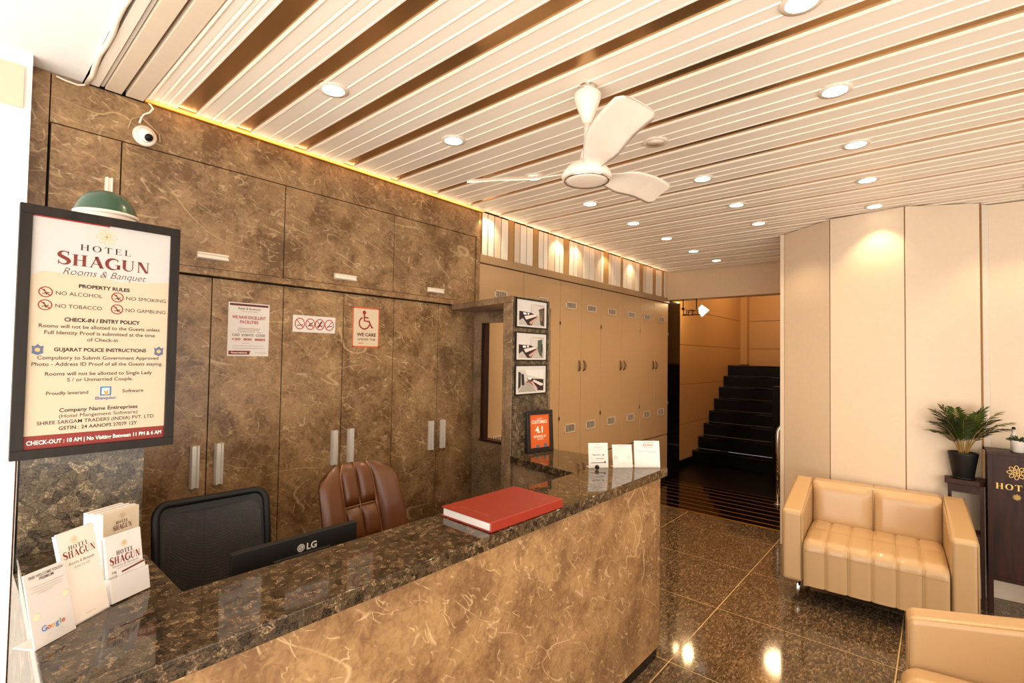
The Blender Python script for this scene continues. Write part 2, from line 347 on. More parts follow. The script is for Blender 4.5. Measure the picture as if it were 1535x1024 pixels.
# ---- walls
wl = sempty('wall_left', (-2.8, 3, 0))
box('backing', M_DARK, -3.0, -2.735, .2, 6.24, -.1, 2.95, wl)
struct(box('wall_near_left', M_WHITE, -2.9, -2.6, -2.2, .188, -.1, 2.80))
box('wall_pad', M_WALLP, -2.6, -2.585, .05, .165, 2.50, 2.655, struct(sempty('trim_1', (-2.6, .1, 2.5))))
# ---- ceiling
ce = struct(box('ceiling', M_WHITE, -2.9, 3.2, -2.2, .345, ZC, ZC + .2))
cb = sempty('ceiling', (0, 3, ZC)); XE = -2.645; XR = 3.2
box('ceiling_backing', M_DARK, -3.0, XR, .345, 6.5, ZC + .12, ZC + .2, cb)
MB().tube([(-2.68 + .1 * i, .356 + .004 * math.sin(i * 1.7) - .0012 * i, ZC - .008) for i in range(36)], .009, 8).build('cable_conduit', M_SLAT, cb)
MB().box(-2.69, XR, .365, .398, ZC - .004, ZC + .1).build('ceiling_board', M_SLAT, cb, .003)
MB().box(-2.69, XR, .401, .412, ZC + .004, ZC + .1).build('steel_track', M_STEEL, cb)
MB().box(-2.69, XR, .416, .474, ZC - .004, ZC + .1).build('ceiling_board', M_SLATC, cb, .003)
MB().box(-2.69, XR, .487, .552, ZC - .004, ZC + .1).build('ceiling_board', M_SLATC, cb, .003)
# slat / mirror boundaries measured along the wall
B = [(.556, .668), (.745, .918), (.990, 1.207), (1.280, 1.50), (1.575, 1.826), (1.888, 2.160), (2.218, 2.490)]
y = 2.548
while y < 6.1: B.append((y, y + .277)); y += .333
def slat_profile(a, b):
    w = b - a; z = ZC
    pts = [(a, z + .05), (a, z - .005), (a + .006, z - .007), (a + .012, z - .004), (a + .014, z - .001)]
    for f in (.38, .64):
        pts += [(a + w * f - .005, z - .001), (a + w * f - .002, z + .0015), (a + w * f + .002, z + .0005), (a + w * f + .005, z - .0035), (a + w * f + .009, z - .0035), (a + w * f + .014, z - .001)]
    pts += [(b - .008, z - .001), (b - .006, z - .003), (b, z - .003), (b, z + .05)]
    return pts
for k, (a, b) in enumerate(B):
    pr = slat_profile(a, b); n = len(pr); xe = XE + (.0 if a < 2.7 else -.01)
    x1 = XR if b < 4.95 else (-1.03)
    m = MB(); vs = [(xe, p[0], p[1]) for p in pr] + [(x1, p[0], p[1]) for p in pr]
    m.add(vs, [(i, i + 1, n + i + 1, n + i) for i in range(n - 1)] + [tuple(range(n - 1, -1, -1)), tuple(range(n, 2 * n)), (n - 1, 0, n, 2 * n - 1)]); m.build('ceiling_slat', M_SLAT, cb)
    if k + 1 < len(B): nb = B[k + 1][0]
    else: nb = b + .06
    box('bronze_strip', M_BRONZE, xe + .004, x1, b + .0005, nb - .0005, ZC + .003, ZC + .02, cb)
# cove along the cabinet wall
box('gold_cove_trim', M_GOLD, -2.70, -2.682, .556, 2.72, ZC - .004, ZC + .0, cb)
M_COVE2 = mat('amber_cove_lens', 'd9952e', .5, emit=(1, .50, .12, 1), es=.8)
box('cove_lens', M_COVE2, -2.682, -2.646, .556, 2.72, ZC - .002, ZC + .004, cb)
box('cove_light_strip', M_COVE2, -2.704, -2.66, 2.74, 6.18, ZC + .02, ZC + .035, cb)
# ---- header and stair hall
struct(box('wall_header', M_HEAD, -2.9, -.9, 6.2, 6.4, 2.36, 2.9))
struct(box('trim_2', M_BLACK, -2.9, -2.70, 6.245, 6.64, 0, 2.36))
hw = sempty('wall_hall_left', (-2.9, 8, 0)); hb = sempty('wall_hall_back', (-2, 10.2, 0))
box('backing', M_DARK, -3.05, -2.93, 6.4, 10.4, -.1, 3.5, hw); box('backing', M_DARK, -3.0, 0, 10.23, 10.35, -.1, 3.5, hb)
for i, (a, b) in enumerate(((0.0, .615), (.621, 1.205), (1.211, 1.80), (1.806, 2.33), (2.336, 2.9), (2.906, 3.5))):
    box('wall_panel', M_HALL, -2.93, -2.9, 6.6, 10.2, a, b, hw, .002); box('wall_panel', M_HALL, -2.9, 0, 10.2, 10.23, a, b, hb, .002)
struct(box('trim_3', M_HALL, -2.9, -2.78, 10.05, 10.199, 1.5, 3.5))
struct(box('baseboard_hall', M_STAIR, -2.9, -2.88, 6.64, 7.63, .002, .10))
struct(box('ceiling_hall', M_HALL, -3.0, 0, 6.4, 10.3, 3.5, 3.6))
struct(box('wall_hall_right', M_HALL, -1.03, -.9, 4.86, 10.3, -.1, 3.5))
st = thing('staircase', 'black polished granite stairs climbing away behind the beige wall opening', 'stairs', (-2.1, 7.63, 0))
for i in range(8):
    y0 = 7.63 + .241 * i; z1 = .186 * (i + 1)
    box('step', M_STAIR, -2.897, -1.04, y0, 10.195 if i == 7 else y0 + .241, z1 - .186 + .001 if i else .001, z1 - .02, st)
    box('tread', M_BLACK, -2.897, -1.04, y0 - .012, 10.195 if i == 7 else y0 + .241, z1 - .02, z1, st, .003)
tag(box('stair_newel', M_STAIR, -1.70, -1.50, 7.30, 7.48, .002, 1.24, None, .004), 'black granite newel block at the right foot of the dark stairs', 'newel')
# handrail
hr = thing('handrail', 'short polished steel grab rail on two posts beside the stair opening', 'handrail', (-1.27, 6.1, 0))
def railpts(): 
    p = [(-1.36, 6.08, .0), (-1.36, 6.08, .78)]
    for i in range(1, 7):
        a = PI / 2 * i / 6; p.append((-1.36 + .06 * (1 - math.cos(a)), 6.08 + .02 * i / 6, .78 + .09 * math.sin(a)))
    return p
MB().tube(railpts() + [(-1.2, 6.12, .87)], .022, 12).build('rail_tube', M_CHROME, hr)
MB().tube([(-1.27, 6.11, 0), (-1.27, 6.11, .86)], .016, 12).build('post', M_CHROME, hr)
for x in (-1.36, -1.27): MB().lathe([(.04, 0), (.04, .012), (.02, .02)], (x, 6.08 if x < -1.3 else 6.11, 0), 16).build('base_flange', M_CHROME, hr)
# ---- back wall of folded panels
wb = sempty('wall_back', (0, 4.9, 0)); DY = .085
box('backing', M_DARK, -.9, 3.2, 4.93, 5.05, -.1, ZC + .1, wb)
PAN = [(-1.03, 4.75, -.650, 4.437), (-.642, 4.43, -.187, 4.372), (-.179, 4.372, .214, 4.585), (.262, 4.675, .80, 4.715), (.81, 4.71, 1.2, 4.45), (1.21, 4.445, 1.75, 4.38), (1.76, 4.38, 2.2, 4.6), (2.24, 4.66, 3.2, 4.7)]
for x0, y0, x1, y1 in PAN:
    y0 += DY; y1 += DY; d = Vector((x1 - x0, y1 - y0, 0)).normalized(); n = Vector((d.y, -d.x, 0)) * -.03
    MB().prism([(x0, y0), (x1, y1), (x1 + n.x, y1 + n.y), (x0 + n.x, y0 + n.y)], 0, ZC - .0075).build('wall_panel', M_WALLP, wb, .002)
for x, yy in ((-.646, 4.433), (-.183, 4.370)):
    yy += DY; MB().box(x - .0035, x + .0035, yy + .006, yy + .04, 0, ZC - .0075).build('gold_strip', M_BRZD, wb)
MB().prism([(.216, 4.59 + DY), (.226, 4.60 + DY), (.226, 4.62 + DY), (.216, 4.61 + DY)], 0, ZC - .0075).build('gold_strip', M_BRONZE, wb)
MB().prism([(.2, 4.6 + DY), (.262, 4.672 + DY), (.262, 4.70 + DY), (.2, 4.63 + DY)], 0, ZC - .0075).build('recess_strip', M_STEEL, wb)
MB().box(-1.06, -1.03, 4.74 + DY, 6.2, 0, ZC - .0075).build('wall_panel', M_WALLP, wb)
struct(box('wall_right', M_WHITE, 3.2, 3.3, 2.8, 5.05, -.1, ZC + .1))

# ================================================================== MARBLE CABINET WALL
XF = -2.70
t1 = sempty('trim_4', (XF, 1.4, 0))
box('marble_stile', M_MARB, -2.735, XF, .19, .247, 0, 2.714, t1, .001)
box('marble_frieze', M_MARB, -2.735, XF, .251, 2.70, 2.514, ZC - .004, t1, .001)
box('marble_ledge', M_MARB, -2.735, XF + .025, .251, 2.66, 1.966, 2.000, t1, .002)
box('marble_end_stile', M_MARB, -2.735, XF + .01, 2.668, 2.704, 2.003, 2.511, t1, .001)
def bar_handle(parent, yc, zc, vert=True, L=.2, w=.042, mat_=M_STEEL):
    prof = [(-.5, 0), (-.5, .010), (-.36, .022), (-.2, .022), (-.12, .012), (.12, .012), (.2, .022), (.36, .022), (.5, .010), (.5, 0)]
    pts = [(a * w, b) for a, b in prof]; m = MB(); n = len(pts); vs = []
    for e in (-L / 2, L / 2):
        for a, b in pts: vs.append((XF + b, yc + a, zc + e) if vert else (XF + b, yc + e, zc + a))
    fs = [(i, i + 1, n + i + 1, n + i) for i in range(n - 1)] + [tuple(range(n - 1, -1, -1)), tuple(range(n, 2 * n))]
    m.add(vs, fs); h = m.build('handle', mat_, parent)
    c = MB()
    for e in (-1, 1):
        z0 = e * L / 2; q = .006
        if vert: c.box(XF, XF + .020, yc - w * .36, yc + w * .36, zc + min(z0, z0 + e * q), zc + max(z0, z0 + e * q))
        else: c.box(XF, XF + .020, yc + min(z0, z0 + e * q), yc + max(z0, z0 + e * q), zc - w * .36, zc + w * .36)
    return h, c
def cabinet(name, label, ys, z0, z1, handles, group=None):
    t = thing(name, label, 'cabinet', (XF, (ys[0] + ys[-1]) / 2, z0), 0, group)
    box('body', M_DARK, -2.734, -2.722, ys[0], ys[-1], z0, z1, t)
    for i, (a, b) in enumerate(zip(ys[:-1], ys[1:])):
        d = box('door', M_MARB, -2.722, XF, a + .0025, b - .0025, z0 + .002, z1 - .002, t, .0008)
        for hh in handles[i]:
            h, c = bar_handle(d, *hh); 
    return t
G1 = 'tall marble cabinets behind the counter'; G2 = 'overhead marble cabinets'
cabinet('tall_cabinet', 'tall brown marble two-door cabinet nearest the framed hotel sign', [.47, .855, 1.205], .08, 1.960, [[(.803, 1.043)], [(.908, 1.043)]], G1)
cabinet('tall_cabinet', 'tall brown marble two-door cabinet behind the brown leather chair, wheelchair notice on it', [1.205, 1.565, 1.925], .08, 1.960, [[(1.523, 1.043)], [(1.629, 1.043)]], G1)
cabinet('tall_cabinet', 'tall brown marble two-door cabinet at the far end beside the window partition', [1.925, 2.305, 2.69], .08, 1.960, [[(2.253, 1.033)], [(2.36, 1.033)]], G1)
cabinet('overhead_cabinet', 'narrow overhead marble cabinet above the green dome, with upright handle', [.253, .483], 2.003, 2.511, [[(.443, 2.30, True, .07, .028, M_SLAT)]], G2)
cabinet('overhead_cabinet', 'overhead marble cabinet below the security camera', [.483, 1.20], 2.003, 2.511, [[(.852, 2.062, False, .135, .034, M_SLAT)]], G2)
cabinet('overhead_cabinet', 'overhead marble cabinet in the middle, above the four-symbol notice', [1.20, 1.915], 2.003, 2.511, [[(1.567, 2.054, False, .14, .034, M_SLAT)]], G2)
cabinet('overhead_cabinet', 'overhead marble cabinet at the far end, next to the ribbed cream strip', [1.915, 2.664], 2.003, 2.511, [[(2.27, 2.052, False, .14, .034, M_SLAT)]], G2)
box('kick', M_BLACK, -2.735, -2.72, .47, 2.69, 0, .078, t1)
# inner filler left of cabinets behind granite pier
box('marble_filler', M_MARB, -2.735, XF, .251, .468, 0, 1.964, t1)

# ---- lockers
G3 = 'beige louvred lockers along the far wall'
def locker(ys, label):
    t = thing('locker_cabinet', label, 'locker', (XF, (ys[0] + ys[-1]) / 2, 0), 0, G3)
    box('body', M_DARK, -2.734, -2.722, ys[0], ys[-1], 0, 2.318, t)
    n = len(ys) - 1
    for i, (a, b) in enumerate(zip(ys[:-1], ys[1:])):
        d = box('door', M_LOCK, -2.722, XF, a + .003, b - .003, .612, 2.315, t, .002)
        box('lower_door', M_LOCK, -2.722, XF, a + .003, b - .003, .06, .600, t, .002)
        yc = (a + b) / 2; hw_ = .088 if b - a < .5 else .075
        if i == 0 and b - a > .5: yc = 2.965
        for z0, z1 in ((2.062, 2.128), (.868, .952)):
            g = MB(); g.box(XF, XF + .004, yc - hw_, yc + hw_, z1 - .008, z1); g.box(XF, XF + .004, yc - hw_, yc + hw_, z0, z0 + .008)
            for e in (-1, 1): g.box(XF, XF + .004, yc + e * hw_ - (.008 if e > 0 else 0), yc + e * hw_ + (.008 if e < 0 else 0), z0, z1)
            v = g.build('vent', M_SLATC, d)
            s = MB(); s.box(XF + .0002, XF + .001, yc - hw_ + .008, yc + hw_ - .008, z0 + .008, z1 - .008); s.build('vent_opening', M_DARK, d)
            l = MB(); k = 7
            for q in range(k): c = yc - hw_ + .014 + (2 * hw_ - .028) * q / (k - 1); l.box(XF + .001, XF + .003, c - .004, c + .004, z0 + .008, z1 - .008)
            l.build('louvre', M_SLATC, d)
        s = 1 if i % 2 == 0 else -1; yh = (b - .04) if s > 0 else (a + .04)
        if a > 3.7: MB().tube([(XF + .001, yh, 1.46), (XF + .018, yh - s * .006, 1.475), (XF + .024, yh - s * .012, 1.51), (XF + .018, yh - s * .006, 1.545), (XF + .001, yh, 1.56)], [.007, .009, .011, .009, .007], 8).build('handle', M_GRANH, d)
        yq = a if s > 0 else b
        for zq in (1.9, 1.0): MB().box(XF - .002, XF + .004, yq - .008, yq + .008, zq, zq + .03).build('hinge', M_LOCKT, d)
    return t
M_GRANH = mat('antique_handle', '7a6044', .35, .7)
locker([2.706, 3.254, 3.798], 'wide beige locker pair partly behind the photo partition')
locker([3.798, 4.165, 4.542], 'beige two-door locker pair just right of the photo partition')
locker([4.542, 4.998, 5.44], 'beige two-door locker pair in the middle of the locker run')
locker([5.44, 5.827, 6.24], 'beige two-door locker pair at the far end, beside the black pillar')
box('locker_cornice', M_LOCKT, -2.735, -2.685, 2.706, 6.243, 2.322, 2.385, wl, .003)
ys = [2.74, 2.81, 2.886, 2.968, 3.058, 3.133, 3.211, 3.298, 3.389, 3.465, 3.54, 3.605, 3.715, 3.787, 3.858, 3.947, 4.029, 4.102, 4.198, 4.316, 4.417, 4.543, 4.599, 4.709, 4.774, 4.84, 4.976, 5.028, 5.117, 5.245, 5.34, 5.435, 5.534, 5.625, 5.718, 5.80, 5.889, 6.0, 6.068, 6.137, 6.197]
box('rib_backing', M_BRZD, -2.735, -2.7185, 2.70, 6.2, 2.386, ZC + .01, wl)
brz = {4, 8, 14, 22, 26, 31, 35, 38}
box('bronze_strip', M_BRONZE, -2.735, -2.715, 2.706, 2.738, 2.386, ZC + .01, wl)
for i, (a, b) in enumerate(zip(ys[:-1], ys[1:])):
    if i in brz: box('bronze_strip', M_BRONZ2, -2.718, -2.712, a + .004, b - .004, 2.386, ZC + .06, wl)
    else: box('ribbed_slat', (M_SLAT, M_SLAT, M_SLATC)[i % 3], -2.718, -2.708, a + .005, b - .005, 2.386, ZC + .01, wl, .004)

# ================================================================== PARTITION with photo panel
pt = thing('partition', 'marble-clad partition with a service opening and overhanging top, joined to the cabinets', 'partition', (-2.3, 2.5, 0))
M_MARB2 = stone('grey_marble', '66513c', '93785a', 'c9b08a', 1.2, .35)
MB().prism([(-2.68, 2.41), (-1.95, 2.24), (-1.95, 2.615), (-2.68, 2.69)], 1.925, 1.965).build('canopy', M_MARB2, pt, .002)
# back frame around the opening (y 2.66-2.70)
box('frame_left', M_MARB2, -2.69, -2.612, 2.655, 2.70, 0, 1.925, pt); box('frame_top', M_MARB2, -2.612, -2.035, 2.655, 2.70, 1.842, 1.925, pt)
box('frame_bottom', M_MARB2, -2.612, -2.035, 2.655, 2.70, 0, .962, pt); box('sill', M_WOOD, -2.606, -2.035, 2.64, 2.71, .962, .978, pt); box('reveal', M_WOOD, -2.612, -2.58, 2.66, 2.71, .978, 1.842, pt)
box('post', M_MARB2, -1.995, -1.953, 2.25, 2.612, 0, 1.925, pt, .002); box('post_return', M_MARB2, -2.035, -1.995, 2.26, 2.70, 0, 1.925, pt)
box('side_panel', M_GRANV, -1.953, -1.945, 2.257, 2.612, 1.0, 1.96, pt)
def framed(name, label, cat, y0, y1, z0, z1, X, fw, fmat, group=None, depth=.015, slant=0):
    t = thing(name, label, cat, (X, (y0 + y1) / 2, z0), 0, group)
    for n_, a, b, c, d in (('frame_top', y0, y1, z1 - fw, z1), ('frame_bottom', y0, y1, z0, z0 + fw), ('frame_side', y0, y0 + fw, z0 + fw, z1 - fw), ('frame_side', y1 - fw, y1, z0 + fw, z1 - fw)):
        box(n_, fmat, X, X + depth, a, b, c, d, t, .001)
    return t
photos = []
for k, (z0, z1, lab) in enumerate(((1.772, 1.955, 'top'), (1.568, 1.748, 'middle'), (1.357, 1.545, 'bottom'))):
    descr = {'top': 'topmost framed lobby photo on the partition, bare fan-shaped plant at right', 'middle': 'middle framed lobby photo on the partition, grey curved door at right', 'bottom': 'lowest framed lobby photo on the partition, dark door at left'}[lab]
    t = framed('framed_photo', descr, 'picture', 2.268, 2.585, z0, z1, -1.945, .008, M_FRAMEB, 'lobby photos on the partition', .008)
    box('photo_paper', M_PAPER, -1.945, -1.942, 2.276, 2.577, z0 + .008, z1 - .008, t)
    s = Sheet((-1.942, 2.276, z1 - .008), (0, 1, 0), (0, 0, -1), .301, z1 - z0 - .016, t)
    if k < 2:
        s.rect(.08, .12, .92, .94, 'b9b2a8'); s.poly([(.08, .12), (.45, .12), (.45, .5), (.08, .42)], 'd8d2ca', 1.4); s.poly([(.45, .12), (.92, .2), (.92, .5), (.5, .5)], 'cfc9c0', 1.4)
        s.poly([(.08, .43), (.45, .45), (.68, .55), (.48, .93), (.36, .93), (.2, .68), (.08, .78)], '2b1815', 1.7); s.poly([(.24, .6), (.6, .5), (.68, .55), (.3, .73)], 'e2d6cc', 2); s.poly([(.4, .82), (.68, .58), (.72, .62), (.45, .9)], 'c89a8c', 2.2)
        s.poly([(.2, .47), (.3, .47), (.32, .54), (.22, .55)], 'f0ebe6', 2.2); s.poly([(.34, .47), (.4, .46), (.4, .53), (.35, .54)], 'f0ebe6', 2.2)
        if k == 0:
            s.poly([(.72, .3), (.92, .2), (.92, .93), (.78, .88), (.76, .6)], '4a3a2c', 1.8)
            for q in range(7): s.strip([(.82, .75), (.72 + .03 * q, .28 + .02 * abs(q - 3))], .0012, 'b7a488', 2.4)
        else: s.poly([(.7, .25), (.86, .2), (.86, .93), (.76, .8), (.7, .6)], '4d564c', 1.8); s.poly([(.82, .4), (.87, .38), (.87, .7), (.83, .7)], '1c1a16', 2.1)
    else:
        s.rect(.08, .15, .92, .94, 'c9c1b6'); s.poly([(.3, .15), (.92, .15), (.92, .5), (.35, .32)], 'e2dcd4', 1.4); s.poly([(.08, .2), (.16, .24), (.16, .72), (.08, .85)], '2a211c', 1.7); s.poly([(.17, .28), (.26, .3), (.28, .68), (.19, .7)], '241d1a', 1.7)
        s.poly([(.35, .45), (.92, .5), (.92, .92), (.72, .9), (.45, .6)], '2b1815', 1.7); s.poly([(.58, .5), (.9, .66), (.9, .72), (.82, .74), (.55, .56)], 'e2d6cc', 2); s.poly([(.48, .58), (.54, .56), (.72, .84), (.68, .88)], 'd5a597', 2.2); s.poly([(.08, .9), (.3, .58), (.45, .6), (.68, .94), (.08, .94)], 'a59d90', 1.5)
        s.poly([(.4, .42), (.5, .42), (.5, .5), (.4, .5)], 'f0ebe6', 2.2); s.poly([(.33, .55), (.5, .53), (.48, .6), (.35, .6)], '8a4630', 2.1)
    s.done()
# rating frame standing on the return
ra = 1.272
rf = thing('rating_frame', 'black framed orange rating plaque reading 4.1, standing against the partition', 'plaque', (-1.93, 2.40, 1.0008), 0)
mt = Matrix.Translation((-1.925, 2.375, 1.001)) @ Matrix.Rotation(ra + .06, 4, 'Z') @ Matrix.Rotation(-.07, 4, 'X')
MB().box(0, .208, 0, .016, 0, .256, mt).build('backing', M_FRAME, rf, .001)
for a, b, c, d in ((0, .208, 0, .026), (0, .208, .23, .256), (0, .026, .026, .23), (.182, .208, .026, .23)): MB().box(a, b, -.010, .0, c, d, mt).build('frame_bar', M_FRAME, rf, .002)
o0 = mt @ Vector((.026, -.0005, .23)); rr = (mt.to_3x3() @ Vector((1, 0, 0))); dd = (mt.to_3x3() @ Vector((0, 0, -1)))
s = Sheet(o0, rr, dd, .156, .204, rf); s.rect(0, 0, 1, 1, 'd9601c', 1); s.text('GUEST', .5, .16, .010, 'f3dcc0', 2, bold=.02); s.text("CUSTOMER'S", .5, .27, .019, 'f6e4d0', 2, bold=.04, width=.125)
s.text('4.1', .5, .55, .038, 'fdf2e4', 2, bold=.05); s.text('REVIEWED BY', .5, .70, .014, 'f6e4d0', 2, bold=.04, width=.1); s.text('GUESTS', .52, .77, .010, 'f6d6b0', 2, bold=.03)
s.disc(.38, .95, .010, '5a6a80'); s.disc(.78, .93, .010, '5a6a80'); s.rect(.30, .955, .46, 1, '5a6a80', 2.2); s.rect(.70, .94, .86, 1, '5a6a80', 2.2); s.done()

# ================================================================== COUNTER
ct = thing('reception_counter', 'long brown marble reception counter with dark granite top, returning at both ends', 'counter', (-1.3, 1.3, 0))
top = MB().prism([(-1.13, .13), (-1.13, 2.62), (-1.95, 2.615), (-1.95, 2.245), (-1.43, 2.15), (-1.43, .41), (-2.0, .41), (-2.0, .155)], .955, 1.0).build('granite_top', M_GRAN, ct, .004, 3)
box('front_panel', M_MARBF, -1.175, -1.145, .15, 2.56, .062, .9545, ct)
box('end_panel', M_MARBF, -1.42, -1.175, 2.535, 2.56, .062, .9545, ct)
box('near_end_panel', M_GRANV, -2.0, -1.175, .15, .17, .062, .9545, ct)
box('kick_board', M_BLACK, -1.40, -1.155, .16, 2.55, 0, .061, ct)
box('inner_panel', M_MARB, -1.41, -1.395, .42, 2.16, .062, .9545, ct)
MB().prism([(-1.95, 2.27), (-1.415, 2.175), (-1.415, 2.56), (-1.95, 2.58)], .0, .9545).build('return_panel', M_MARB2, ct)
box('return_body', M_MARB, -1.98, -1.43, .20, .39, 0, .9545, ct)
dk = thing('work_desk', 'low dark desk surface behind the reception counter', 'desk', (-1.6, 1.28, 0))
box('desk_top', M_WOOD, -1.86, -1.412, .42, 2.13, .70, .73, dk, .003)
for yy in (.425, .955, 1.62, 2.08): box('desk_support', M_WOOD, -1.82, -1.42, yy, yy + .02, 0, .70, dk)
# granite pier carrying the sign
pier = thing('granite_pier', 'grey-brown granite upstand at the wall end of the counter, under the sign', 'pier', (-2.3, .3, 0))
box('granite_face', M_GRANV, -2.02, -2.004, .155, .448, 0, 1.98, pier); box('pier_core', M_MARB, -2.68, -2.02, .252, .44, 0, 1.95, pier)
box('edge_strip', M_BLACK, -2.02, -2.004, .150, .1548, 0, 1.98, pier)

# ---- hotel sign
sg = framed('hotel_sign', 'large dark-framed hotel sign with property rules and crimson check-out bar, left of the cabinets', 'sign', .130, .523, 1.279, 2.016, -2.003, .027, M_FRAMEB, None, .028)
box('backing', M_CREAM, -2.003, -1.985, .150, .503, 1.30, 1.995, sg)
s = Sheet((-1.985, .157, 1.989), (0, 1, 0), (0, 0, -1), .339, .683, sg, .0005)
s.rect(0, 0, 1, 1, 'c4b095', 1)
s.poly([(0, 0), (1, 0), (1, .235)] + [(1 - i / 12, .235 + .022 * math.sin(PI * i / 12) * (1 if i < 6 else .3) - .0 * i) for i in range(1, 12)] + [(0, .26)], 'c0b8b2', 1.6)
s.rect(0, 0, .52, .006, '9a2c22', 2)
s.rosette(.5, .053, .0265, 'd9b56a', 8, 2.4, .0016)
s.serif('HOTEL', .5, .128, .0185, '20150f', 2.4, .30, width=.125)
s.serif('SHAGUN', .5, .200, .0345, '6e2010', 2.4, .10, width=.228, big=1.2, bold=1.35)
s.text('Rooms & Banquet', .5, .242, .0205, '54402f', 2.4, shear=.35, width=.205, bold=-.012)
s.text('PROPERTY RULES', .5, .297, .0105, '20150f', 2.4, bold=.05, width=.125)
for i, (u, v, tx) in enumerate(((.10, .327, 'NO ALCOHOL'), (.595, .327, 'NO SMOKING'), (.10, .383, 'NO TOBACCO'), (.595, .383, 'NO GAMBLING'))):
    s.k = 'sym%d' % i
    s.ring(u, v, .0145, .0028, '8c2a22', 2.6); s.strip([(u - .030, v - .0150), (u + .030, v + .0150)], .0026, '8c2a22', 2.9, 'symbol')
    s.strip([(u - .022, v + .008), (u + .024, v + .001)], .0022, '2c211b', 2.4, 'symbol'); s.strip([(u - .01, v - .011), (u + .008, v + .012)], .0028, '2c211b', 2.4, 'symbol')
    s.text(tx, u + .062, v + .009, .0112, '33281f', 2.4, 'LEFT', 0, width=.108)
s.text('CHECK-IN / ENTRY POLICY', .5, .450, .0112, '20150f', 2.4, bold=.05, width=.185)
for v, tx, w_ in ((.480, 'Rooms will not be allotted to the Guests unless', .295), (.508, 'Full Identity Proof is submitted at the time', .27), (.536, 'of Check-in', .075)): s.text(tx, .5, v, .0108, '33281f', 2.4, width=w_, bold=.012)
s.text('GUJARAT POLICE INSTRUCTIONS', .5, .582, .0105, '20150f', 2.4, bold=.04, width=.225)
for u in (.065, .935):
    s.k = u
    s.poly([(u - .038, .559), (u - .018, .562), (u, .552), (u + .018, .562), (u + .038, .559), (u + .034, .577), (u + .037, .591), (u, .600), (u - .037, .591), (u - .034, .577)], '525e78', 2.2, 'emblem'); s.disc(u, .577, .006, 'caa06a', 2.6, 'emblem')
for v, tx, w_ in ((.618, 'Compulsory to Submit Government Approved', .295), (.646, 'Photo - Address ID Proof of all the Guests staying.', .318), (.688, 'Rooms will not be allotted to Single Lady', .26), (.715, 'S / or Unmarried Couple.', .16)): s.text(tx, .5, v, .0108, '33281f', 2.4, width=w_, bold=.012)
s.text('Proudly leverand', .27, .772, .0102, '33281f', 2.4, width=.095, bold=.012); s.text('Software', .74, .772, .0102, '33281f', 2.4, width=.055, bold=.012)
s.k = 0; s.rect(.495, .742, .575, .783, '2f6b9a', 2.2, 'emblem'); s.rect(.507, .748, .563, .777, 'ece4da', 2.6, 'emblem'); s.poly([(.53, .78), (.52, .757), (.54, .765), (.552, .752), (.556, .77), (.545, .782)], 'd98a3a', 3, 'emblem')
s.text('Ebanquiso', .535, .800, .0088, '3c5a86', 2.4, width=.05, bold=.03)
s.text('Company Name Entireprises', .5, .848, .0112, '20150f', 2.4, bold=.025, width=.19)
s.text('(Hotel Mangement Software)', .5, .873, .0105, '33281f', 2.4, width=.19, bold=0); s.text('SHREE SARGAM TRADERS (INDIA) PVT. LTD.', .5, .899, .0105, '20150f', 2.4, bold=.008, width=.285); s.text('GSTIN : 24 AANOFS 2707F 12Y', .5, .926, .0105, '20150f', 2.4, bold=.02, width=.19)
s.rect(0, .943, 1, 1, '7d2016', 1.6); s.text('CHECK-OUT : 10 AM | No Visiting Between 11 PM & 6 AM', .5, .981, .0115, 'f2e6dc', 2.6, bold=.03, width=.325)
s.done()
# green dome lamp on the pier
gd = thing('dome_lamp', 'green enamel dome lamp peeping over the top of the hotel sign', 'lamp', (-2.2, .358, 1.951))
prof = [(.002, 2.150), (.03, 2.147), (.055, 2.135), (.072, 2.115), (.083, 2.09), (.090, 2.062)]
MB().lathe(prof[::-1], (-2.2, .358, 0), 36, None, False).build('shade', M_DOME, gd); MB().lathe([(.088, 2.060), (.091, 2.060), (.091, 2.070), (.088, 2.070)], (-2.2, .358, 0), 36, None, False).build('rim', M_SLAT, gd)
MB().lathe([(.084, 2.04), (.088, 2.062)], (-2.2, .358, 0), 30).build('inner_shade', M_FANW, gd)
MB().lathe([(.05, 1.951), (.05, 1.963), (.014, 1.975), (.012, 2.05)], (-2.2, .358, 0), 24).build('base', M_STEEL, gd)

# ---- notices on the cabinet doors
n1 = tag(box('notice_base', M_PAPER, XF + .0005, XF + .002, .931, 1.132, 1.575, 1.849), 'white paper notice with crimson header and rows of red and black text, left of three', 'notice', 'notices taped to cabinet doors'); n1.name = 'paper_notice'
s = Sheet((XF + .002, .931, 1.849), (0, 1, 0), (0, 0, -1), .201, .274, n1, .0004)
s.rect(.03, .02, .97, .06, '5e1f1c', 1); s.text('Rates & Economy', .5, .125, .010, '6a5148', 1.5, width=.11, bold=.03); s.text('Tel. Rooms 2002', .5, .17, .0065, '8a7468', 1.5, width=.08); s.rect(.03, .2, .97, .203, 'd8c8bc', 1)
s.text('WE HAVE EXCELLENT', .5, .30, .015, 'a8402c', 1.5, width=.165, bold=.04); s.text('FACILITIES', .5, .385, .015, 'a8402c', 1.5, width=.09, bold=.04)
for v, a, b in ((.475, .24, .78), (.505, .22, .74), (.54, .24, .64), (.545, .7, .8)): s.rect(a, v, b, v + .009, '8f7a70', 1.5, 'text_line')
s.text('CAD  EVENTS  CODE', .5, .625, .0115, '5b4a40', 1.5, width=.16, bold=.03); s.text('+20  800  8885', .5, .705, .0115, 'a8402c', 1.5, width=.165, bold=.05)
for v, a, b in ((.755, .34, .52), (.805, .12, .88), (.85, .12, .9)): s.rect(a, v, b, v + .006, 'a58478', 1.5, 'text_line')
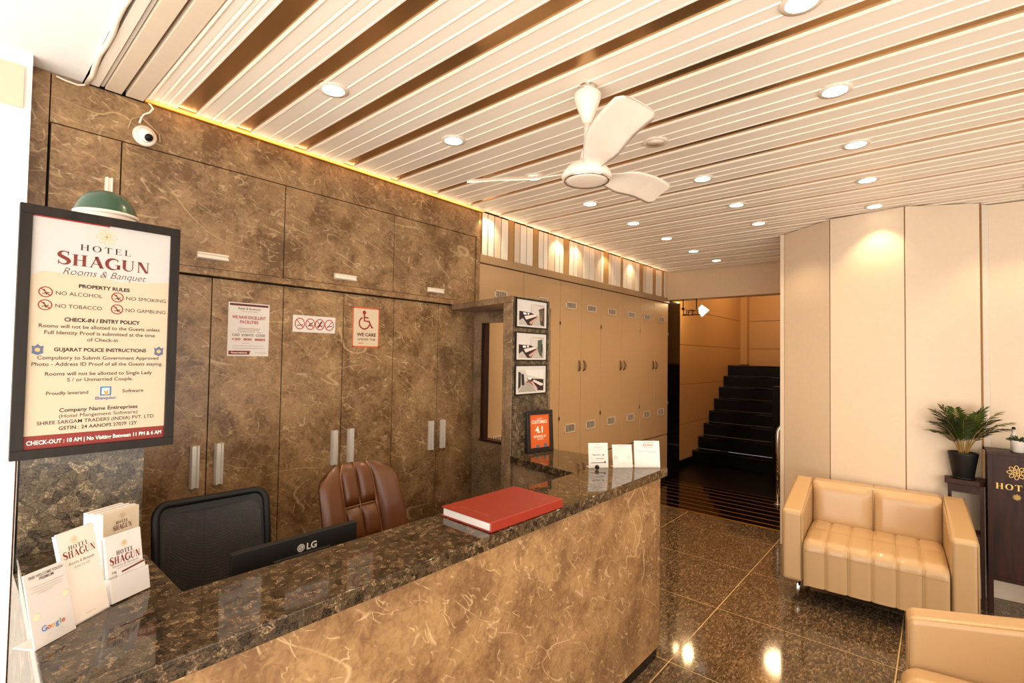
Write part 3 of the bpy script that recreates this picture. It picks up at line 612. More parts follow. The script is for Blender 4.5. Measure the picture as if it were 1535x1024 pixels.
s.poly([(.03, .9), (.03, .97), (.52, .97), (.55, .9)], '7a2520', 1); s.text('Reservations', .28, .95, .0085, 'f2e0d6', 1.5, width=.075, bold=.03); s.text('n v Laura', .8, .945, .0075, '8f7a70', 1.5, width=.05); s.done()
n2 = tag(MB().box(XF + .0005, XF + .002, 1.259, 1.512, 1.713, 1.807).build('paper_notice', M_PAPER), 'long white notice with four red prohibition circles in a row', 'notice', 'notices taped to cabinet doors')
s = Sheet((XF + .002, 1.259, 1.807), (0, 1, 0), (0, 0, -1), .253, .094, n2, .0004)
for i, u in enumerate((.155, .395, .62, .85)):
    s.k = i
    s.ring(u, .5, .0265, .0052, 'b03a26', 1.5, ry=.030); sg_ = 1 if i < 3 else -1
    s.strip([(u - .075 * sg_, .28), (u + .075 * sg_, .72)], .0045, 'b03a26', 2.2, 'symbol'); s.strip([(u - .06, .62), (u + .07, .56)], .0045, '4a2018', 1.6, 'symbol')
    if i == 2: s.strip([(u + .05, .3), (u - .05, .7)], .009, '5a2418', 1.7, 'symbol')
    if i == 1: s.strip([(u + .06, .4), (u - .03, .56)], .006, '4a2018', 1.7, 'symbol')
s.done()
n3 = tag(MB().box(XF + .0005, XF + .002, 1.625, 1.815, 1.636, 1.885).build('paper_notice', M_CREAM), 'orange-bordered wheelchair notice reading WE CARE', 'notice', 'notices taped to cabinet doors')
s = Sheet((XF + .002, 1.625, 1.885), (0, 1, 0), (0, 0, -1), .190, .249, n3, .0004)
for r4 in ((0, 0, 1, .035), (0, .965, 1, 1), (0, 0, .04, 1), (.96, 0, 1, 1)): s.rect(*r4, 'cf5a30', 1, 'border')
c = '8e2a18'; s.disc(.42, .13, .0125, c); s.strip([(.42, .16), (.43, .34), (.60, .345), (.71, .50), (.76, .49)], .011, c, 1.7, 'symbol'); s.strip([(.43, .25), (.58, .26)], .009, c, 1.8, 'symbol')
s.strip([(.43 + .19 * math.cos(a), .395 + .145 * math.sin(a)) for a in [math.radians(250 - 14 * i) for i in range(18)]], .009, c, 1.9, 'symbol')
s.text('WE CARE', .52, .72, .0195, '5a3020', 1.5, width=.135, bold=.05); s.text('UNDER THE', .52, .825, .0125, '7a5040', 1.5, width=.125, bold=.03); s.rect(.22, .885, .4, .905, 'c86a30', 1.5, 'text_line'); s.rect(.44, .887, .85, .902, 'd9b890', 1.5, 'text_line'); s.done()

# ---- security camera
sc = thing('security_camera', 'white dome security camera with loose cable on the upper marble frieze', 'camera', (-2.70, .561, 2.56))
mx_ = Matrix.Rotation(PI / 2, 4, 'Y') @ Matrix.Rotation(.0, 4, 'X')
MB().lathe([(.044, 0), (.046, .010), (.042, .018), (.036, .022)], (-2.70, .561, 2.56), 32, mx_).build('base', M_FANW, sc)
MB().lathe([(.033 * math.cos(a), .022 + .033 * math.sin(a) * .9) for a in [PI / 2 * i / 8 for i in range(8)]] + [(.001, .052)], (-2.70, .561, 2.56), 28, mx_).build('dome', mat('camera_white', 'efe6dc', .2), sc)
cd = Vector((.72, .25, -.45)).normalized(); q = cd.to_track_quat('Z', 'Y').to_matrix().to_4x4()
MB().lathe([(.017, .0), (.017, .006), (.012, .011), (.001, .013)], Vector((-2.680, .561, 2.56)) + cd * .024, 24, q).build('lens', M_PLBLK, sc)
MB().tube([(-2.69, .54, 2.61), (-2.685, .545, 2.635), (-2.69, .555, 2.655), (-2.685, .575, 2.67), (-2.68, .585, 2.69), (-2.685, .578, 2.705), (-2.69, .57, 2.713)], .004, 8).build('cable', M_SLAT, sc)
MB().tube([(-2.692, .50, 2.57), (-2.686, .51, 2.615), (-2.688, .54, 2.64), (-2.686, .57, 2.62), (-2.69, .615, 2.585), (-2.692, .62, 2.55)], .0035, 8).build('cable', M_LOCKT, sc)
cw = tag(MB().tube([(-2.69, .262, 2.700), (-2.69, .29, 2.694), (-2.69, .33, 2.692), (-2.69, .348, 2.70), (-2.688, .356, 2.711)], .004, 8).build('loose_cable', M_SLAT), 'thin cream cable clipped under the white ceiling corner', 'cable')

# ================================================================== COUNTER ITEMS
def stand_mt(x, y, a, tilt): return Matrix.Translation((x, y, 1.0015)) @ Matrix.Rotation(a, 4, 'Z') @ Matrix.Rotation(-tilt, 4, 'X')
def sheet_on(mt, w, h, parent, yoff=-.0005, u0=0): 
    r3 = mt.to_3x3(); return Sheet(mt @ Vector((0, yoff, h)), r3 @ Vector((1, 0, 0)), r3 @ Vector((0, 0, -1)), w, h, parent, .0003)
# A: small white stand
a1 = thing('acrylic_stand', 'small white review card stand with coloured search logo, nearest the camera', 'card stand', (-1.38, .17, 1.0), 0, 'card stands on the near counter end')
mt = stand_mt(-1.355, .137, 2.167, .235); MB().box(0, .083, 0, .003, 0, .147, mt).build('face_plate', M_ACR, a1, .0008)
m0 = stand_mt(-1.355, .137, 2.167, 0); MB().box(0, .083, 0, .05, -.001, .0015, m0).build('foot_plate', M_ACR, a1, .0005)
s = sheet_on(mt, .083, .147, a1); s.text('FREE WELCOME TOUCH', .5, .085, .0055, '5a463c', 1.5, width=.066, bold=.01); s.text('PREMIUM', .5, .135, .0055, '4a3a32', 1.5, width=.028, bold=.01)
for v, a_, b_ in ((.20, .1, .88), (.235, .15, .85), (.27, .1, .84), (.3, .25, .6)): s.rect(a_, v, b_, v + .006, 'b8aaa0', 1.2, 'text_line')
for u, v in ((.14, .60), (.86, .45)): s.disc(u, v, .0065, 'efdcb8', 1.2)
us = [.335, .41, .475, .54, .6, .645]
for ch, col, u in zip('Google', ('4a72b8', 'c8503c', 'd8a83c', '4a72b8', '5a9a5c', 'c8503c'), (.27, .38, .475, .57, .65, .72)): s.text(ch, u, .82, .0105, col, 1.5, bold=.02)
s.rect(.3, .88, .42, .887, 'c8b8ac', 1.2, 'text_line'); s.rect(.5, .88, .7, .887, 'c8b8ac', 1.2, 'text_line'); s.done()
# B: tall stand
a2 = thing('acrylic_stand', 'tallest white card stand, hotel name over a blank lower half, middle of the group', 'card stand', (-1.44, .24, 1.0), 0, 'card stands on the near counter end')
mt = stand_mt(-1.414, .203, 2.189, .269); MB().box(0, .086, 0, .003, 0, .199, mt).build('face_plate', M_ACR, a2, .0008); MB().box(-.0, .086, .004, .010, .0, .196, mt).build('card_stack', M_PAPER, a2, .0005)
m0 = stand_mt(-1.414, .203, 2.189, 0); MB().box(0, .086, 0, .05, -.001, .0015, m0).build('foot_plate', M_ACR, a2)
s = sheet_on(mt, .086, .199, a2); s.rect(.02, .01, .98, .99, 'eee0d2', .6, 'card_face'); s.rosette(.42, .115, .0085, 'd9b56a', 8, 1.5, .0006); s.serif('HOTEL', .5, .215, .0095, '4a362c', 1.5, .18, width=.046, bold=1.3); s.serif('SHAGUN', .5, .30, .0150, '7e2a16', 1.5, .1, width=.074, big=1.15, bold=1.35)
s.text('Rooms & Banquet', .5, .375, .0065, '6a5444', 1.5, width=.06, shear=.3); s.text('SCAN TO VISIT', .5, .425, .0048, '8a7464', 1.5, width=.038); s.rect(.36, .935, .62, .942, 'd8b890', 1.2, 'text_line'); s.done()
# C: brochure holder
a3 = thing('brochure_holder', 'white brochure pocket holding a hotel leaflet, right of the tall card stand', 'brochure holder', (-1.49, .31, 1.0), 0, 'card stands on the near counter end')
mt = stand_mt(-1.475, .272, 2.02, .16); MB().box(0, .092, .010, .013, 0, .148, mt).build('back_plate', M_ACR, a3, .0006); MB().box(0, .092, -.012, -.009, 0, .056, mt).build('front_pocket', M_ACR, a3, .0006)
MB().box(0, .003, -.009, .010, 0, .056, mt).build('pocket_side', M_ACR, a3); MB().box(.089, .092, -.009, .010, 0, .056, mt).build('pocket_side', M_ACR, a3); MB().box(.003, .089, -.009, .01, 0, .003, mt).build('pocket_floor', M_ACR, a3)
lf = tag(MB().box(.004, .088, .0, .009, .004, .152, mt).build('leaflet', M_PAPER), 'white hotel leaflet with crimson lettering standing in the brochure holder', 'leaflet')
mt2 = mt @ Matrix.Translation((.004, 0, .004)); s = sheet_on(mt2, .084, .148, lf); s.rosette(.5, .17, .0075, 'd9b56a', 8, 1.5, .0006); s.serif('HOTEL', .5, .33, .0105, '4a362c', 1.5, .18, width=.04, bold=1.4); s.serif('SHAGUN', .5, .46, .0165, '7e2a16', 1.5, .1, width=.072, big=1.12, bold=1.4)
s.text('Rooms & Banquet', .5, .51, .0055, '9a8474', 1.5, width=.062); s.text('FAMILY HOLIDAYS', .5, .60, .0055, '6a4c3c', 1.5, width=.066, bold=.02); s.done()
cf = tag(MB().box(.022, .087, -.0075, -.002, .006, .072, mt).build('leaflet', M_PAPER), 'short folded leaflet with dark red edge in front of the brochure pocket leaflet', 'leaflet'); mt2 = mt @ Matrix.Translation((.022, -.0075, .006)); s = sheet_on(mt2, .065, .066, cf); s.poly([(.12, .10), (.12, .16), (.98, .06), (.98, 0)], '6a1c18', 1.5); s.rect(.2, .2, .5, .215, 'cbb8aa', 1.2); s.done()
# D: stack box behind
a4 = thing('brochure_stack', 'thick upright bundle of white hotel brochures behind the brochure holder', 'brochures', (-1.60, .33, 1.0), 0)
def fit_stack():
    m = Matrix.Translation((-1.62, .285, 1.0015)) @ Matrix.Rotation(2.05, 4, 'Z') @ Matrix.Rotation(-.04, 4, 'X'); return m
mt = fit_stack()
for i in range(6):
    MB().box(.0, .096, .011 * i, .011 * i + .0100, 0, .172 + .002 * (i % 2), mt).build('brochure', M_PAPER if i % 2 else M_CREAM, a4, .0004)
s = sheet_on(mt, .096, .172, a4); s.rosette(.52, .09, .009, 'cbb28a', 8, 1.5, .0006); s.serif('HOTEL', .5, .20, .008, '4a362c', 1.5, .15, width=.032, bold=1.4); s.serif('SHAGUN', .52, .29, .013, '6a3020', 1.5, .1, width=.05, bold=1.3)
s.rect(.1, .33, .8, .34, 'b0a294', 1.2, 'text_line'); s.rect(.1, .37, .6, .38, 'b0a294', 1.2, 'text_line'); s.rect(0, .43, 1, .455, 'd9a850', 1.2, 'stripe'); s.done()
# three cards at the far end
G4 = 'white cards standing at the far counter end'
for (x, y, a, ti, w, h, lab) in ((-1.433, 2.30, .884, .132, .111, .131, 'white card with black bars, leftmost of three at the far counter end'), (-1.342, 2.40, .834, .206, .111, .122, 'smallest white card, middle of three at the far counter end'), (-1.262, 2.492, .768, .142, .142, .142, 'widest white card, rightmost of three at the far counter end')):
    t = thing('table_card', lab, 'card stand', (x, y, 1.0), 0, G4); mt = stand_mt(x, y, a, ti)
    MB().box(0, w, 0, .003, 0, h, mt).build('face_plate', M_PAPER, t, .0006); MB().box(0, w, 0, .045, -.001, .0012, stand_mt(x, y, a, 0)).build('foot_plate', M_ACR, t)
    s = sheet_on(mt, w, h, t)
    if w < .12 and ti < .15:
        s.rect(.42, .07, .56, .085, 'd8987a', 1.2); s.text('GUEST SUITES', .5, .20, .0055, 'b07a60', 1.5, width=.045)
        for v, a_, b_ in ((.26, .2, .88), (.31, .3, .75), (.37, .35, .6)): s.rect(a_, v, b_, v + .006, 'd0b8a8', 1.2, 'text_line')
        s.text('Payments', .4, .51, .009, '4a3f3a', 1.5, width=.045); s.disc(.75, .49, .004, '3a3230'); s.rect(.35, .62, .78, .65, 'a08a7a', 1.2); s.rect(.12, .79, .85, .815, '2c2624', 1.2); s.disc(.83, .78, .005, '2c2624')
    elif w < .12:
        s.rect(.28, .055, .7, .07, 'cf9a88', 1.2); s.rect(.35, .16, .66, .17, 'd8c0b4', 1.2); s.rect(.1, .24, .92, .252, 'e0b0a0', 1.2); s.ring(.16, .57, .008, .002, 'd8a080', 1.5); s.ring(.84, .55, .008, .002, 'b0a8a4', 1.5); s.rect(.4, .8, .65, .815, 'd8c8b8', 1.2)
    else:
        s.disc(.17, .13, .009, 'efd9b4', 1.2); s.text('RATING', .55, .19, .009, 'c05a40', 1.5, width=.055, bold=.04); s.rect(.36, .055, .78, .07, '8a7a74', 1.2); s.rect(.36, .225, .74, .24, '8a7a74', 1.2)
        s.rect(.1, .40, .45, .415, '9a8c88', 1.2); s.rect(.55, .41, .86, .425, '9a8c88', 1.2); s.rect(.1, .95, .8, .958, 'e0cdb8', 1.2); s.text('n.', .9, .955, .006, '5a4c48', 1.5)
    s.done()
kn = tag(MB().lathe([(.012 * math.sin(PI * i / 10) + .0001, -.012 * math.cos(PI * i / 10)) for i in range(11)], (-1.382, 2.30, 1.013), 16).build('black_knob', M_PLBLK), 'tiny black ball resting in front of the leftmost far card', 'ball')
# red register book
bk = thing('register_book', 'thick red cloth-bound register lying on the counter top', 'book', (-1.25, 1.4, 1.0), 0)
bt = Matrix.Translation((-1.150, 1.225, 1.001)) @ Matrix.Rotation(math.radians(88.5), 4, 'Z')   # local x along length (+Y), local y toward -X
MB().box(0, .405, 0, .255, .0, .004, bt).build('back_cover', M_RED, bk, .001); MB().box(0, .405, 0, .255, .031, .035, bt).build('front_cover', M_RED, bk, .001)
MB().box(.006, .399, .004, .248, .004, .031, bt).build('page_block', M_PAPER, bk); MB().box(0, .405, -.006, .001, .0, .035, bt).build('spine', M_RED, bk, .004, 3)
tm = bt @ Matrix.Translation((.03, .236, .0352)); r3 = bt.to_3x3()
s = Sheet(bt @ Vector((.0, .255, .035)), r3 @ Vector((0, -1, 0)), r3 @ Vector((1, 0, 0)), .255, .405, bk, .0003)
s.n = Vector((0, 0, 1)); s.rect(.16, .05, .2, .056, 'c89a6a', 1.2)
s.text("GUEST'S REGISTER", .5, .13, .009, 'b8703c', 1.5, width=.15); s.text('2024', .82, .86, .006, 'c07a48', 1.5, width=.02); s.done()
# monitor
mo = thing('monitor', 'slim dark computer monitor seen from behind, with round logo and two letters', 'monitor', (-1.57, .78, .731))
box('casing', M_MON, -1.58, -1.555, .567, .975, .79, 1.008, mo, .003); box('rear_bulge', M_MON, -1.556, -1.54, .68, .87, .80, .958, mo, .004); box('screen', M_PLBLK, -1.5815, -1.58, .575, .967, .80, 1.0, mo)
box('neck', M_PLBLK, -1.57, -1.55, .75, .79, .74, .80, mo); MB().lathe([(.09, .731), (.09, .738), (.02, .742)], (-1.57, .77, 0), 28).build('base', M_PLBLK, mo)
s = Sheet((-1.555, .567, 1.008), (0, 1, 0), (0, 0, -1), .408, .218, mo, .0005); s.disc(.505, .170, .0125, 'c8c0b4', 1, 'logo'); s.ring(.505, .170, .0085, .0014, '2f2b27', 2, 'logo', 20); s.strip([(.505, .15), (.505, .19), (.52, .19)], .0014, '2f2b27', 2.2, 'logo'); s.disc(.496, .155, .0014, '2f2b27', 2.2, 'logo', 8)
s.text('LG', .548, .215, .0200, 'd8cfc2', 1, 'LEFT', .04, width=.034, name='logo'); s.done()
# keyboard-side paper: none in view

# ================================================================== OFFICE CHAIRS
def star_base(t, x, y, m):
    for k in range(5):
        a = 2 * PI * k / 5 + .3; e = (x + .26 * math.cos(a), y + .26 * math.sin(a))
        MB().tube([(x, y, .12), (x + .13 * math.cos(a), y + .13 * math.sin(a), .10), (e[0], e[1], .075)], [.022, .019, .014], 8).build('base_spoke', m, t)
        MB().lathe([(.025, -.012), (.027, 0), (.025, .012)], (e[0], e[1], .027), 14, Matrix.Rotation(PI / 2, 4, 'X') @ Matrix.Rotation(a, 4, 'Y')).build('caster', M_PLBLK, t)
    MB().lathe([(.03, .11), (.03, .25), (.018, .26), (.018, .43)], (x, y, 0), 16).build('gas_post', M_PLBLK, t)
# mesh chair: back plane across Y at x ~ -1.95, seat towards the cabinets? occupant faces the counter (+X)
def mesh_mat():
    m = bpy.data.materials.new('black_mesh'); m.use_nodes = True; nt = m.node_tree; b = nt.nodes['Principled BSDF']; b.inputs['Base Color'].default_value = (.012, .010, .008, 1); b.inputs['Roughness'].default_value = .6
    tc = nt.nodes.new('ShaderNodeTexCoord'); mp = nt.nodes.new('ShaderNodeMapping'); mp.inputs['Scale'].default_value = (1, 1, 1)
    ck = nt.nodes.new('ShaderNodeTexVoronoi'); ck.inputs['Scale'].default_value = 420; ck.inputs['Randomness'].default_value = 0
    rp = nt.nodes.new('ShaderNodeMapRange'); rp.inputs[1].default_value = .28; rp.inputs[2].default_value = .42; rp.inputs[3].default_value = .6; rp.inputs[4].default_value = 1.0
    nt.links.new(tc.outputs['Object'], mp.inputs[0]); nt.links.new(mp.outputs[0], ck.inputs[0]); nt.links.new(ck.outputs['Distance'], rp.inputs[0]); nt.links.new(rp.outputs[0], b.inputs['Alpha']); return m
M_MESH = mesh_mat()
mc = thing('mesh_office_chair', 'black mesh-backed office chair behind the counter, nearest the hotel sign', 'chair', (0, 0, 0))
def rrect(w, h, r, n=6):
    p = []
    for cx, cz, a0 in ((w / 2 - r, h - r, 0), (-w / 2 + r, h - r, 90), (-w / 2 + r, r, 180), (w / 2 - r, r, 270)):
        for i in range(n + 1): a = math.radians(a0 + 90 * i / n); p.append((cx + r * math.cos(a), cz + r * math.sin(a)))
    return p
def mback(yw, z, w=.40, h=.47):  # local u across, v up -> chair space curved
    return Vector((-.03 * (1 - (2 * yw / w) ** 2) - .10 * (z / h) ** 1.2 + .0, yw, .57 + z))
loop = rrect(.40, .47, .055)
pts3 = [mback(a * .9, b) + Vector((0, 0, .03 * (abs(a) / .2) ** 2 if b > .25 else 0)) for a, b in loop]
MB().tube(pts3, .013, 10, True).build('back_frame', M_PLBLK, mc, local=True)
pts4 = [mback(a * .79, .028 + b * .88) + Vector((.004, 0, .02 * (abs(a) / .2) ** 2 if b > .25 else 0)) for a, b in loop]
mfr = MB(); n = len(pts3); mfr.add(pts3 + pts4, [(i, (i + 1) % n, n + (i + 1) % n, n + i) for i in range(n)], True); mfr.build('inner_border', mat('chair_fabric', '1b1814', .7), mc, local=True)
mm = MB(); mm.grid(lambda u, v: mback((u - .5) * .315, .025 + v * .425) + Vector((.003, 0, .018 * abs(2 * u - 1) ** 2 * (1 if v > .6 else 0))), 14, 12); mm.build('mesh_panel', M_MESH, mc, local=True)
MB().tube([(-.03, 0, .66), (-.03, 0, .56), (.02, 0, .44), (.12, 0, .42)], .018, 10).build('back_bracket', M_PLBLK, mc, local=True)
MB().box(0, .40, -.20, .20, .43, .50).build('seat', mat('chair_seat_black', '161412', .7), mc, .03, 4, local=True)
star_base_parent = mc
def sb_local(t, cx):
    star_base(t, cx, 0, M_PLBLK)
sb_local(mc, .20)
mc.location = (-1.93, .668, -.0); mc.rotation_euler = (0, 0, math.radians(-3)); 
# brown executive chair
ec = thing('executive_chair', 'brown leather executive chair with stitched panels, behind the monitor', 'chair', (0, 0, 0))
HB = .60
def eback(u, v, off=0):   # u -1..1, v 0..1
    wd = .222 * (1 - .12 * v ** 1.4) * (1 - .22 * max(0, (v - .88) / .12) ** 2.5)
    y = u * wd; x = -.02 - .16 * v ** 1.3 + .035 * (abs(u) ** 3) + off; return Vector((x, y, .50 + HB * v - .03 * abs(u) ** 4 * max(0, (v - .7) / .3) ** 2))
m = MB(); m.grid(lambda a, b: eback(2 * a - 1, b, .0), 24, 22); m.grid(lambda a, b: eback(2 * a - 1, b, -.05 * (1 - (2 * a - 1) ** 4) ** .5 * min(1, (1 - b) * 8 + .001) ** .5), 24, 22, flip=True); m.build('back_shell', M_BRLEA, ec, local=True)
def puff(u0, u1, v0, v1, th, name='back_cushion', nu=10, nv=10):
    m = MB(); m.grid(lambda a, b: eback(u0 + (u1 - u0) * a, v0 + (v1 - v0) * b, .004 + th * (max(0, (1 - (2 * a - 1) ** 4)) * max(0, (1 - (2 * b - 1) ** 4))) ** .5), nu, nv); m.build(name, M_BRLEA, ec, local=True)
puff(-1, -.42, .02, 1.0, .045, 'side_bolster', 10, 18); puff(.42, 1, .02, 1.0, .045, 'side_bolster', 10, 18)
for u0, u1 in ((-.41, -.005), (.005, .41)):
    for v0, v1 in ((.0, .22), (.225, .46), (.465, .70), (.705, 1.0)): puff(u0, u1, v0, v1, .030)
sm = MB()
for u in (-.42, .42, -.40, .40): sm.tube([eback(u, v / 16, .012) for v in range(17)], .0022, 6)
for v in (.222, .462, .702): sm.tube([eback(-.42 + .84 * i / 8, v, .012) for i in range(9)], .0022, 6)
sm.tube([eback(0, v / 16, .010) for v in range(17)], .0022, 6); sm.build('stitching', M_BRSEAM, ec, local=True)
MB().box(.0, .44, -.23, .23, .42, .52).build('seat', M_BRLEA, ec, .04, 4, local=True)
for e in (-1, 1): MB().tube([(.03, e * .25, .47), (.03, e * .27, .60), (.08, e * .27, .64), (.28, e * .27, .64), (.33, e * .26, .58), (.33, e * .24, .48)], .018, 10).build('armrest', M_PLBLK, ec, local=True)
sb_local(ec, .22)
ec.location = (-1.86, 1.255, 0); ec.rotation_euler = (0, 0, math.radians(3))

# ================================================================== DOWNLIGHTS
M_RING = mat('downlight_ring', 'e6d6c2', .35)
LT = [(-1.90, 1.70, 1), (-1.90, 2.37, 1), (-1.91, 3.04, 1), (-1.91, 3.71, 1), (-1.91, 4.37, 1), (-1.92, 5.06, 1), (-1.90, 5.69, 1), (-1.10, 3.04, 1), (-1.10, 3.71, 1), (-1.11, 4.33, 1), (-.317, 1.71, 1), (-.318, 2.37, 1), (-.318, 3.035, 1), (-.328, 3.68, 1), (-.345, 4.34, 1), (-1.10, 2.37, 0), (-1.93, 1.045, 1), (.46, 1.71, 1), (.46, 2.37, 1), (.46, 3.04, 1), (.46, 4.4, 1)]
def lab_light(x, y, on):
    col = {-1.9: 'cabinet-side row', -1.1: 'middle row', -.3: 'sofa-side row', .5: 'row beyond the right edge'}[min((-1.9, -1.1, -.3, .5), key=lambda q: abs(q - x))]
    return col
rows = {}
def place(i): return ('first', 'second', 'third', 'fourth', 'fifth', 'sixth', 'seventh', 'eighth')[i]
order = sorted(LT, key=lambda l: (round(l[0]), l[1])); 
for (x, y, on) in sorted(LT, key=lambda l: l[1]):
    r = lab_light(x, y, on)
    k = rows.get(r, 0); rows[r] = k + 1
    t = thing('downlight', ('round lit' if on else 'round unlit') + ' recessed ceiling downlight, %s from the entrance in the %s' % (place(k), r), 'light', (x, y, ZC), 0, 'recessed ceiling downlights')
    MB().lathe([(.045, ZC - .007), (.062, ZC - .006), (.062, ZC - .001), (.045, ZC - .001)], (x, y, 0), 28, None, False).build('trim_ring', M_RING, t)
    MB().lathe([(.046, ZC - .0062), (.046, ZC - .004)], (x, y, 0), 28).build('lens', M_LED if on else M_FANW, t)
    if on:
        d = bpy.data.lights.new('downlight_beam', 'SPOT'); d.energy = 21; d.color = WARM; d.spot_size = math.radians(120 if y < 4.3 or x < -1 else 95); d.spot_blend = .6; d.shadow_soft_size = .02; d.specular_factor = .3
        if y < 2.6 and x < -1.5: d.energy = 14
        o = bpy.data.objects.new('downlight_beam', d); COL.objects.link(o); o.parent = t; o.location = (0, 0, -.012)
def lamp(name, loc, e, col, size=.05, spot=None, rot=None, parent=None):
    d = bpy.data.lights.new(name, 'SPOT' if spot else 'POINT'); d.energy = e; d.color = col; d.shadow_soft_size = size
    if spot: d.spot_size = math.radians(spot); d.spot_blend = .7
    o = bpy.data.objects.new(name, d); COL.objects.link(o); o.location = loc; return o
lamp('hall_light', (-2.62, 6.78, 2.42), 26, (1, .68, .34), .04)
lamp('hall_light', (-2.0, 8.8, 3.2), 42, (1, .70, .38), .15)
area('cove_strip', (-2.688, 1.64, 2.694), (-2.45, 1.64, 2.722), 2.1, .008, 1.3, (1, .66, .32))
area('cove_strip', (-2.688, 4.4, 2.694), (-2.45, 4.4, 2.722), 3.3, .008, 2.2, (1, .72, .40))
def strip_light(name, loc, target, L, w, e, col):
    o = area(name, loc, target, L, w, e, col); 
    return o
for yy, e in ((2.8, 2.2), (3.75, 2.0), (4.05, 1.6), (4.62, 1.6), (5.2, 1.2)): lamp('cove_spot', (-2.60, yy, 2.69), e * 2.2, (1, .74, .42), .02, 100).rotation_euler = (0, math.radians(38), 0)

# ================================================================== FAN
FX, FY = -1.09, 1.706
fn = thing('ceiling_fan', 'cream three-bladed ceiling fan with chrome-ringed hub hanging on a short rod', 'fan', (FX, FY, 2.30))
MB().lathe([(.033, ZC - .028), (.038, ZC - .002)], (FX, FY, 0), 24).build('mount_hook', M_CHROME, fn)
MB().lathe([(.016, 2.56), (.026, 2.585), (.044, 2.63), (.054, 2.66), (.055, 2.68), (.046, 2.69)], (FX, FY, 0), 32).build('canopy_cup', M_FANW, fn)
MB().lathe([(.0135, 2.40), (.0135, 2.56)], (FX, FY, 0), 18).build('down_rod', M_FANW, fn)
MB().lathe([(.016, 2.46), (.024, 2.435), (.03, 2.405), (.07, 2.385), (.095, 2.358), (.103, 2.338), (.098, 2.328)][::-1], (FX, FY, 0), 40).build('motor_housing', M_FANW, fn)
MB().lathe([(.088, 2.319), (.0925, 2.319), (.0925, 2.329), (.088, 2.329)], (FX, FY, 0), 40, None, False).build('chrome_ring', M_CHROME, fn)
MB().lathe([(.001, 2.314), (.04, 2.315), (.07, 2.317), (.087, 2.321), (.087, 2.328)], (FX, FY, 0), 40).build('hub_cap', M_FANW, fn)
def blade(phi):
    e = Vector((math.cos(phi), math.sin(phi), 0)); tg = Vector((-math.sin(phi), math.cos(phi), 0))
    def fnp(side):
        def g(a, b):
            L = .07 + .45 * b; w = .055 + (.145 - .055) * min(1, b * 2.6) ** .8; w *= 1 - .22 * max(0, (b - .93) / .07) ** 2
            cw_ = (a - .5) * w; pitch = .42 * min(1, .35 + b * 2.2); z = -math.sin(pitch) * cw_ + .025 * min(1, b * 1.5) - .02 * (2 * a - 1) ** 2 * .3 + .006 * side * (1 - (2 * a - 1) ** 4) * .6
            off = -.02 * math.sin(PI * b) + (.02 * b)
            return Vector((FX, FY, 2.358 + z)) + e * L + tg * (cw_ * math.cos(pitch) + off)
        return g
    m = MB(); m.grid(fnp(1), 10, 20); m.grid(fnp(-1), 10, 20, flip=True)
    o = m.build('blade', M_FANW, fn); bm = bmesh.new(); bm.from_mesh(o.data); bmesh.ops.remove_doubles(bm, verts=bm.verts, dist=.0004); bm.to_mesh(o.data); bm.free()
for ph in (-42, 78, 198): blade(math.radians(ph))

# ================================================================== HALL SIGN
hs = thing('hall_sign', 'hanging black and lit white arrow sign on two rods under the stair opening', 'sign', (-2.45, 6.3, 2.2))
def hp(x, y, Y=6.22): # pixel to point on plane Y, computed offline camera
    d = r_ * ((x - 767.5) / 738.87) + u_ * (-(y - 512) / 738.87) + f_; return Vector((0, 0, 1.6)) + d * (Y / d.y)
for x in (1024, 1044): a = hp(x, 449.5); b = hp(x, 466 if x == 1024 else 464); MB().tube([(a.x, a.y, 2.359), b], .007, 8).build('hanging_rod', M_PLBLK, hs)
a = hp(1024, 463); MB().lathe([(.018, -.012), (.018, .012)], a, 12).build('rod_collar', M_PLBLK, hs)
q0 = hp(1023, 472.8); q1 = hp(1050, 472); MB().box(q0.x, q1.x, 6.21, 6.225, q0.z - .006, q0.z + .006).build('base_bar', M_PLBLK, hs)
s = Sheet((q0.x, 6.209, q0.z + .10), (1, 0, 0), (0, 0, -1), q1.x - q0.x, .10, hs, .0005); s.text('LIFT', .03, .93, .055, '0d0906', 1, 'LEFT', .03, width=.15)
s.text('Rooms', .70, .55, .024, '0d0906', 1, 'CENTER', .03, width=.10); s.text('Restaurant', .72, .90, .018, '3a2210', 1, 'CENTER', .02, width=.10); s.done()
M_SIGNW = mat('lit_white', 'fff4e4', .5, emit=(1, .9, .74, 1), es=1.1)
P4 = [hp(*p) for p in ((1052, 457), (1063, 464.8), (1052, 475), (1048, 470), (1047, 462))]
m = MB(); m.add([Vector((p.x, 6.215, p.z)) for p in P4] + [Vector((p.x, 6.235, p.z)) for p in P4], [(0, 1, 2, 3, 4)[::-1], (5, 6, 7, 8, 9)] + [(i, (i + 1) % 5, 5 + (i + 1) % 5, 5 + i) for i in range(5)]); m.build('arrow_head', M_SIGNW, hs)

